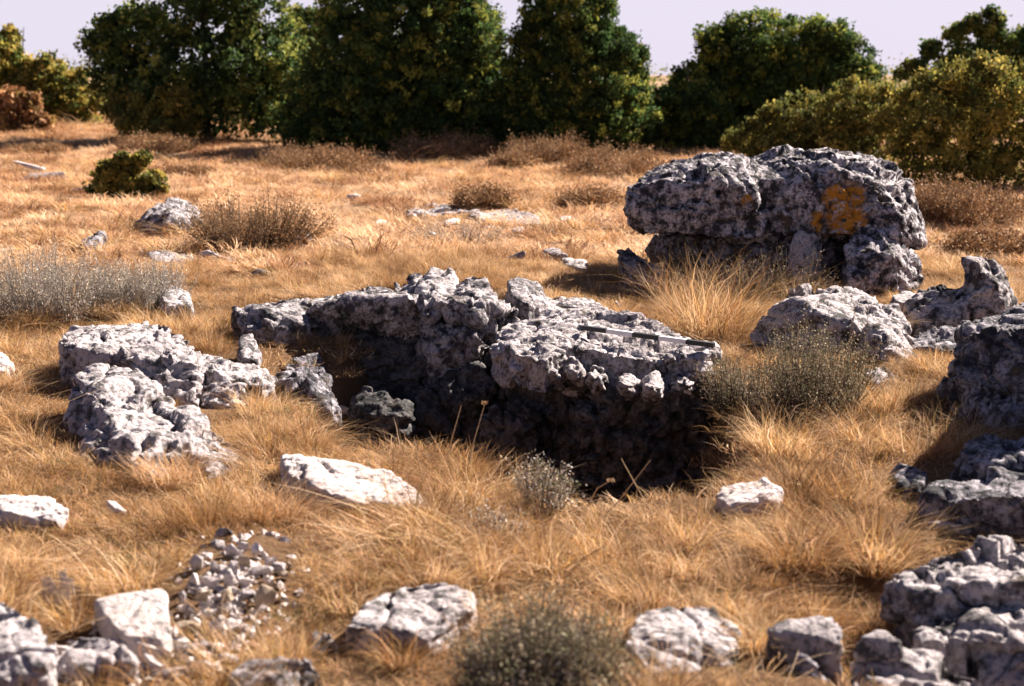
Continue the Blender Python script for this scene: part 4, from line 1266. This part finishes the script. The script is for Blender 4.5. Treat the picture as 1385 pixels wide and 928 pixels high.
def tube(name, pts, radii, mat, parent=None, sides=6):
    pts = [np.array(p, float) for p in pts]
    vs, fs = [], []
    for i, p in enumerate(pts):
        a_ = pts[max(0, i - 1)]
        b_ = pts[min(len(pts) - 1, i + 1)]
        d = (b_ - a_) / (np.linalg.norm(b_ - a_) + 1e-9)
        x = np.cross(d, [0.3, 1, 0.2])
        x /= np.linalg.norm(x)
        y_ = np.cross(d, x)
        for s in range(sides):
            t = 2 * math.pi * s / sides
            vs.append(p + (x * math.cos(t) + y_ * math.sin(t)) * radii[i])
    for i in range(len(pts) - 1):
        for s in range(sides):
            s2 = (s + 1) % sides
            fs.append((i * sides + s, i * sides + s2, (i + 1) * sides + s2, (i + 1) * sides + s))
    return link(name, mesh_np(name, np.array(vs), np.array(fs), True), mat, parent)


M_STALK = plain('dry_stalk', (0.50, 0.36, 0.22), 0.8, 0.2)
stalk([(598, 650), (612, 590), (624, 548)], 'thin stalk over the dark hollow with a bare tip')
stalk([(628, 655), (640, 600), (656, 545)], 'thin stalk leaning over the middle of the hollow', head=0.008)
stalk([(676, 650), (678, 620), (680, 602)], 'short stalk with a flat pale seed head at the lip', head=0.012)
stalk([(885, 640), (880, 605), (878, 590)], 'stalk with dead leaves at the dark end of the hollow', head=0.010)
stalk([(888, 630), (896, 600), (906, 575)], 'branched stalk with seed heads, rightmost over the hollow', head=0.012)
stalk([(532, 560), (522, 500), (513, 462)], 'thin crooked stalk against the dark ledge face')
stalk([(575, 660), (563, 610), (560, 590)], 'short bent stem at the left of the hollow lip')
stalk([(985, 365), (1010, 330), (1030, 300)], 'long stem slanting across the dark gap below the boulder', 0.004)
stalk([(792, 690), (808, 660), (826, 650)], 'whitish branching stem on the near lip', 0.003, 0.01)
stalk([(766, 776), (790, 755), (818, 738)], 'pale straight straw lying across the bottom grass', 0.003)
stalk([(885, 700), (862, 660), (840, 620)], 'crossing dry stem leaning back into the hollow', 0.0025)
stalk([(835, 680), (858, 650), (880, 622)], 'second dry stem that crosses the first one', 0.0025)
stalk([(1162, 570), (1140, 535), (1125, 508)], 'pinkish dead stem leaning in front of the grey brown shrub', 0.003)
stalk([(640, 240), (645, 225), (648, 212)], 'single stalk far in the meadow', 0.006)

# ------------------------------------------------------------------ trees and tall bushes
OAK = [(0.10, 0.145, 0.04), (0.06, 0.10, 0.03), (0.21, 0.225, 0.055), (0.04, 0.07, 0.028)]
JUN = [(0.055, 0.10, 0.03), (0.038, 0.072, 0.024), (0.085, 0.125, 0.034), (0.23, 0.24, 0.05)]
OLIVE = [(0.20, 0.185, 0.045), (0.14, 0.145, 0.04), (0.30, 0.25, 0.06), (0.085, 0.10, 0.03)]
YELL = [(0.36, 0.29, 0.075), (0.27, 0.25, 0.06), (0.44, 0.33, 0.09), (0.19, 0.19, 0.05)]
RUSTL = [(0.38, 0.20, 0.09), (0.45, 0.27, 0.15), (0.30, 0.14, 0.06), (0.26, 0.17, 0.06)]


def tree(name, label, Y, base_u, blobs, palette, cat='tree', group=None, dens=1.0, leaf=0.075, aspect=0.55, clump=0.2, trunk=0.10, up=0.2, seed=0):
    """blobs: (u, v, half width, half height, depth offset m) in photo pixels at distance Y. Root empty > trunk (> limb), crown"""
    r = np.random.RandomState(500 + seed)
    d0 = ray(base_u, 190)
    x0 = d0[0] * Y / d0[1]
    base = np.array([x0, Y, float(terrain(np.array([x0]), np.array([float(Y)]))[0])])
    root = empty(name, base)
    tag(root, label, cat, group)
    s = Y / FPX
    C_, N_, ends = [], [], []
    blobs = list(blobs)
    for (u, v, ru, rv, dy) in list(blobs):
        for _ in range(3):
            an = r.uniform(-0.2, 3.34)
            f_ = r.uniform(0.16, 0.30)
            blobs.append((u + ru * math.cos(an) * 1.0, v - rv * math.sin(an) * 1.0, ru * f_, rv * f_ * 1.3, dy + r.uniform(-.4, .3) * ru * s))
    for (u, v, ru, rv, dy) in blobs:
        c0 = W(u, v, Y + dy)
        rx, rz = ru * s * 0.93, rv * s * 0.93
        ry = (rx + rz) * 0.5 * 0.85
        area = 4 * math.pi * ((rx * ry) ** 1.6 / 3 + (rx * rz) ** 1.6 / 3 + (ry * rz) ** 1.6 / 3) ** (1 / 1.6)
        k = int(max(10, area * 21 * dens * (0.2 / clump) ** 1.3))
        dv = r.normal(size=(k, 3))
        dv /= np.linalg.norm(dv, axis=1)[:, None]
        rad = np.where(r.rand(k) < 0.75, 0.82 + 0.26 * r.rand(k), 0.3 + 0.5 * r.rand(k))
        lump = 1 + 0.25 * perlin(dv * 2.2 + c0)
        C_.append(c0 + dv * (rad * lump)[:, None] * np.array([rx, ry, rz]))
        N_.append(dv)
        ends.append(c0)
    C_ = np.concatenate(C_)
    N_ = np.concatenate(N_)
    ok = C_[:, 2] > base[2] + 0.02
    C_, N_ = C_[ok], N_[ok]
    per = 32
    size_c = clump * (0.7 + 1.0 * r.rand(len(C_)))
    tone = 0.5 + 1.0 * r.rand(len(C_))
    idx = np.repeat(np.arange(len(C_)), per)
    c = C_[idx] + r.normal(size=(len(idx), 3)).clip(-1.8, 1.8) * (size_c[idx] * 0.37)[:, None] * np.array([1, 1, 0.8])
    pal = np.array(palette)
    cc = pal[r.randint(0, len(pal), len(C_))][idx] * tone[idx][:, None] * (0.75 + 0.5 * r.rand(len(idx), 1))
    lv, lf, lc = cards(c - base, r, leaf * 1.25, aspect * 1.25, cc, up, N_[idx] * 0.7)
    o = link('crown', mesh_np('crown', lv, lf, False, lc), M_OAK, root)
    o['kind'] = 'stuff'
    # trunk with limbs reaching into the masses of the crown
    top = max(e[2] for e in ends) - base[2]
    mainx = np.mean([e[0] for e in ends]) - base[0]
    pts = [np.array([0, 0, -0.1]), np.array([0.04, 0, 0.25 * top]), np.array([mainx * 0.4 + 0.06, 0.05, 0.55 * top]), np.array([mainx * 0.8, 0, top])]
    tr = tube('trunk', pts, [trunk, trunk * 0.8, trunk * 0.55, trunk * 0.15], M_BARK, root, 8)
    for e in ends[:7]:
        st = pts[1] * r.uniform(0.4, 1.0)
        en = e - base
        mid = (st + en) / 2 + r.normal(size=3) * 0.08 - np.array([0, 0, 0.08])
        tube('limb', [st, mid, en], [trunk * 0.5, trunk * 0.3, trunk * 0.08], M_BARK, tr, 5)
    return root


tree('oak_tree', 'broad open-crowned oak at the left with sky holes in its foliage', 31, 280, [
    (250, 20, 80, 50, 0), (330, 30, 70, 55, 0.4), (185, 60, 60, 40, 0), (160, 100, 40, 38, 0), (270, 100, 110, 55, -0.3), (350, 100, 70, 60, 0), (230, 140, 80, 30, -0.4), (300, -40, 70, 50, 0.3), (390, 130, 40, 45, 0.3),
    (140, 45, 18, 14, 0), (320, 150, 80, 35, -0.3), (200, 140, 60, 32, -0.2), (390, 165, 50, 28, 0.2)], OAK, seed=1, clump=0.26, dens=0.66, leaf=0.085)
tree('juniper_tree', 'largest dark bulky evergreen, next to the broad oak', 28.5, 560, [
    (550, 60, 110, 85, 0), (480, 90, 60, 75, 0.2), (620, 70, 60, 75, 0.2), (540, 140, 130, 65, -0.2), (430, 150, 45, 50, 0), (640, 150, 60, 55, 0), (580, 0, 70, 50, 0), (490, 20, 50, 45, 0.3), (660, 110, 30, 45, 0.4), (650, 40, 28, 35, 0.4),
    (480, 178, 80, 40, -0.4), (600, 182, 90, 35, -0.3), (530, 192, 120, 20, -0.3), (560, 120, 100, 70, 0.6), (420, 175, 50, 30, 0.3), (670, 170, 50, 40, 0.3)], JUN, seed=2, clump=0.17, dens=1.15, leaf=0.07, aspect=0.4, up=0.5)
tree('juniper_tree', 'tall column-like evergreen, spreading at its base', 28, 780, [
    (770, -10, 48, 60, 0), (770, 50, 62, 60, 0), (775, 110, 80, 60, 0), (790, 160, 95, 45, -0.2), (840, 110, 34, 60, 0.2), (855, 150, 28, 45, 0.2), (710, 120, 28, 55, 0.2), (725, 160, 50, 40, 0), (740, 60, 30, 45, 0.1),
    (845, 75, 22, 28, 0.3), (815, 50, 22, 60, 0.2), (705, 60, 14, 16, 0.3), (770, 188, 95, 30, 0.1), (690, 175, 50, 35, 0.4)], JUN, seed=3, clump=0.15, dens=1.2, leaf=0.065, aspect=0.4, up=0.8)
tree('juniper_bush', 'small dark bush in the gap between column evergreen and round evergreen', 29, 925, [
    (920, 150, 50, 40, 0), (900, 165, 40, 35, 0), (945, 165, 40, 40, 0), (935, 120, 24, 25, 0.3)], JUN, 'bush', seed=4, clump=0.15, leaf=0.065)
tree('juniper_tree', 'round-topped evergreen behind the big boulder', 30, 1050, [
    (1035, 65, 82, 50, 0), (1010, 90, 62, 45, 0), (1090, 80, 70, 45, 0.2), (1000, 130, 55, 45, 0), (1060, 120, 80, 50, 0), (1145, 90, 40, 42, 0.3), (1120, 130, 55, 45, 0.2), (985, 60, 30, 26, 0.1), (1165, 125, 32, 35, 0.4), (965, 110, 24, 30, 0.1),
    (960, 160, 50, 35, 0), (1030, 170, 60, 30, -0.2)], JUN + OAK[:1], seed=5, clump=0.17, dens=1.1, leaf=0.07, aspect=0.45, up=0.3)
tree('broom_bush', 'olive green bush with lit tips in front of the round-topped evergreen', 26, 1090, [
    (1100, 165, 60, 38, 0), (1050, 185, 48, 34, 0), (1150, 160, 50, 45, 0), (1090, 205, 80, 30, -0.2), (1160, 200, 60, 35, -0.2), (1195, 150, 45, 40, 0.2), (1020, 195, 30, 26, 0)], OLIVE + YELL[:1], 'bush', seed=6, clump=0.15, dens=0.9, leaf=0.055, aspect=0.5, up=0.6, trunk=0.05)
tree('oak_tree', 'sparse-topped oak at the right edge with separate leafy sprigs', 30, 1330, [
    (1320, 95, 55, 30, 0), (1370, 100, 50, 40, 0), (1298, 52, 14, 14, 0), (1333, 32, 18, 16, 0), (1355, 60, 28, 18, 0.1), (1265, 70, 9, 14, 0), (1240, 100, 20, 12, 0), (1260, 115, 26, 16, 0), (1385, 65, 30, 22, 0.2), (1420, 80, 50, 60, 0.2), (1330, 130, 80, 40, 0.3)],
    OAK + OLIVE[:2], seed=7, clump=0.16, dens=0.9, leaf=0.075)
tree('broom_bush', 'tall tangled olive scrub at the right above the brown heath', 20, 1310, [
    (1300, 145, 80, 50, 0), (1240, 165, 50, 50, 0), (1360, 140, 60, 50, 0), (1265, 118, 24, 18, 0.1), (1335, 100, 26, 20, 0.1), (1210, 140, 20, 22, 0.1), (1290, 205, 85, 50, -0.1), (1370, 210, 60, 55, 0), (1235, 215, 45, 40, 0.1), (1430, 180, 60, 70, 0.1), (1320, 245, 90, 30, -0.1)], OLIVE + YELL[:1], 'bush', seed=8, clump=0.13, dens=0.85, leaf=0.045, aspect=0.5, up=0.7, trunk=0.04)
tree('oak_bush', 'hazy yellow green bush at the far left edge', 36, 20, [
    (5, 85, 26, 38, 0), (0, 115, 45, 45, 0), (45, 120, 40, 40, 0), (75, 125, 40, 40, 0), (100, 145, 36, 32, 0), (75, 155, 40, 28, -0.2), (-30, 90, 50, 60, 0)], YELL + OAK[:1], 'bush', seed=9, clump=0.18, leaf=0.08, trunk=0.05)
tree('oak_bush', 'orange-leaved bush at the left edge in front of the hazy one', 33, 25, [
    (20, 155, 34, 26, 0), (45, 165, 20, 18, 0), (10, 175, 30, 14, -0.2), (38, 138, 10, 9, 0)], RUSTL, 'bush', seed=10, clump=0.13, leaf=0.09, trunk=0.04, dens=0.9)
tree('broom_bush', 'yellowish rounded shrub in front of the broad oak', 30, 215, [
    (195, 160, 38, 28, 0), (235, 152, 34, 28, 0), (215, 175, 50, 20, -0.1), (160, 150, 22, 16, 0.1), (255, 168, 22, 18, 0.1), (245, 135, 18, 12, 0)], YELL + OLIVE, 'shrub', seed=11, clump=0.13, dens=1.1, leaf=0.06, trunk=0.04, up=0.5)
tree('broom_bush', 'small leafy green shrub standing alone in the left meadow', 18.6, 165, [
    (140, 248, 24, 20, 0), (165, 240, 26, 24, 0), (190, 245, 24, 22, 0.1), (205, 255, 14, 14, 0), (160, 225, 10, 12, 0), (192, 222, 8, 10, 0), (170, 260, 40, 10, 0)], OLIVE + YELL[:1], 'shrub', seed=12, clump=0.075, dens=0.8, leaf=0.05, aspect=0.7, trunk=0.02)
tree('oak_tree', 'pale thin tree glimpsed between the broad oak and the bulky evergreen', 40, 405, [
    (405, 60, 30, 38, 0), (420, 95, 30, 40, 0.2), (390, 100, 28, 34, 0), (428, 45, 20, 24, 0.1), (405, 140, 36, 30, 0)], OAK + YELL[1:2], seed=13, clump=0.2, dens=0.75, leaf=0.09)
tree('oak_bush', 'grey green bush below the round-topped evergreen, left of the olive bush', 29, 985, [
    (960, 185, 40, 26, 0), (905, 190, 40, 22, 0), (1000, 195, 30, 22, 0)], JUN, 'bush', seed=14, clump=0.15, leaf=0.06)

# far scrub beyond the trees, one mass on the horizon
r = np.random.RandomState(77)
m = 4200
xs = r.uniform(-45, 45, m)
ys = 48 + r.rand(m) * 14
tops = 1.5 + 0.9 * perlin(np.stack([xs * 0.3, ys * 0.2, 0 * xs], -1))
cz = r.rand(m) * tops
C_ = np.stack([xs, ys, terrain(xs, ys) + cz], -1)
idx = np.repeat(np.arange(m), 14)
c = C_[idx] + r.normal(size=(len(idx), 3)) * 0.22
cc = np.array(OAK + OLIVE)[r.randint(0, 8, m)][idx] * (0.75 + 0.5 * r.rand(len(idx), 1))
lv, lf, lc = cards(c, r, 0.14, 0.6, cc, 0.3)
tag(link('far_scrub', mesh_np('far_scrub', lv, lf, False, lc), M_OAK), 'low green scrub along the horizon beyond the trees', 'scrub', None, 'stuff')
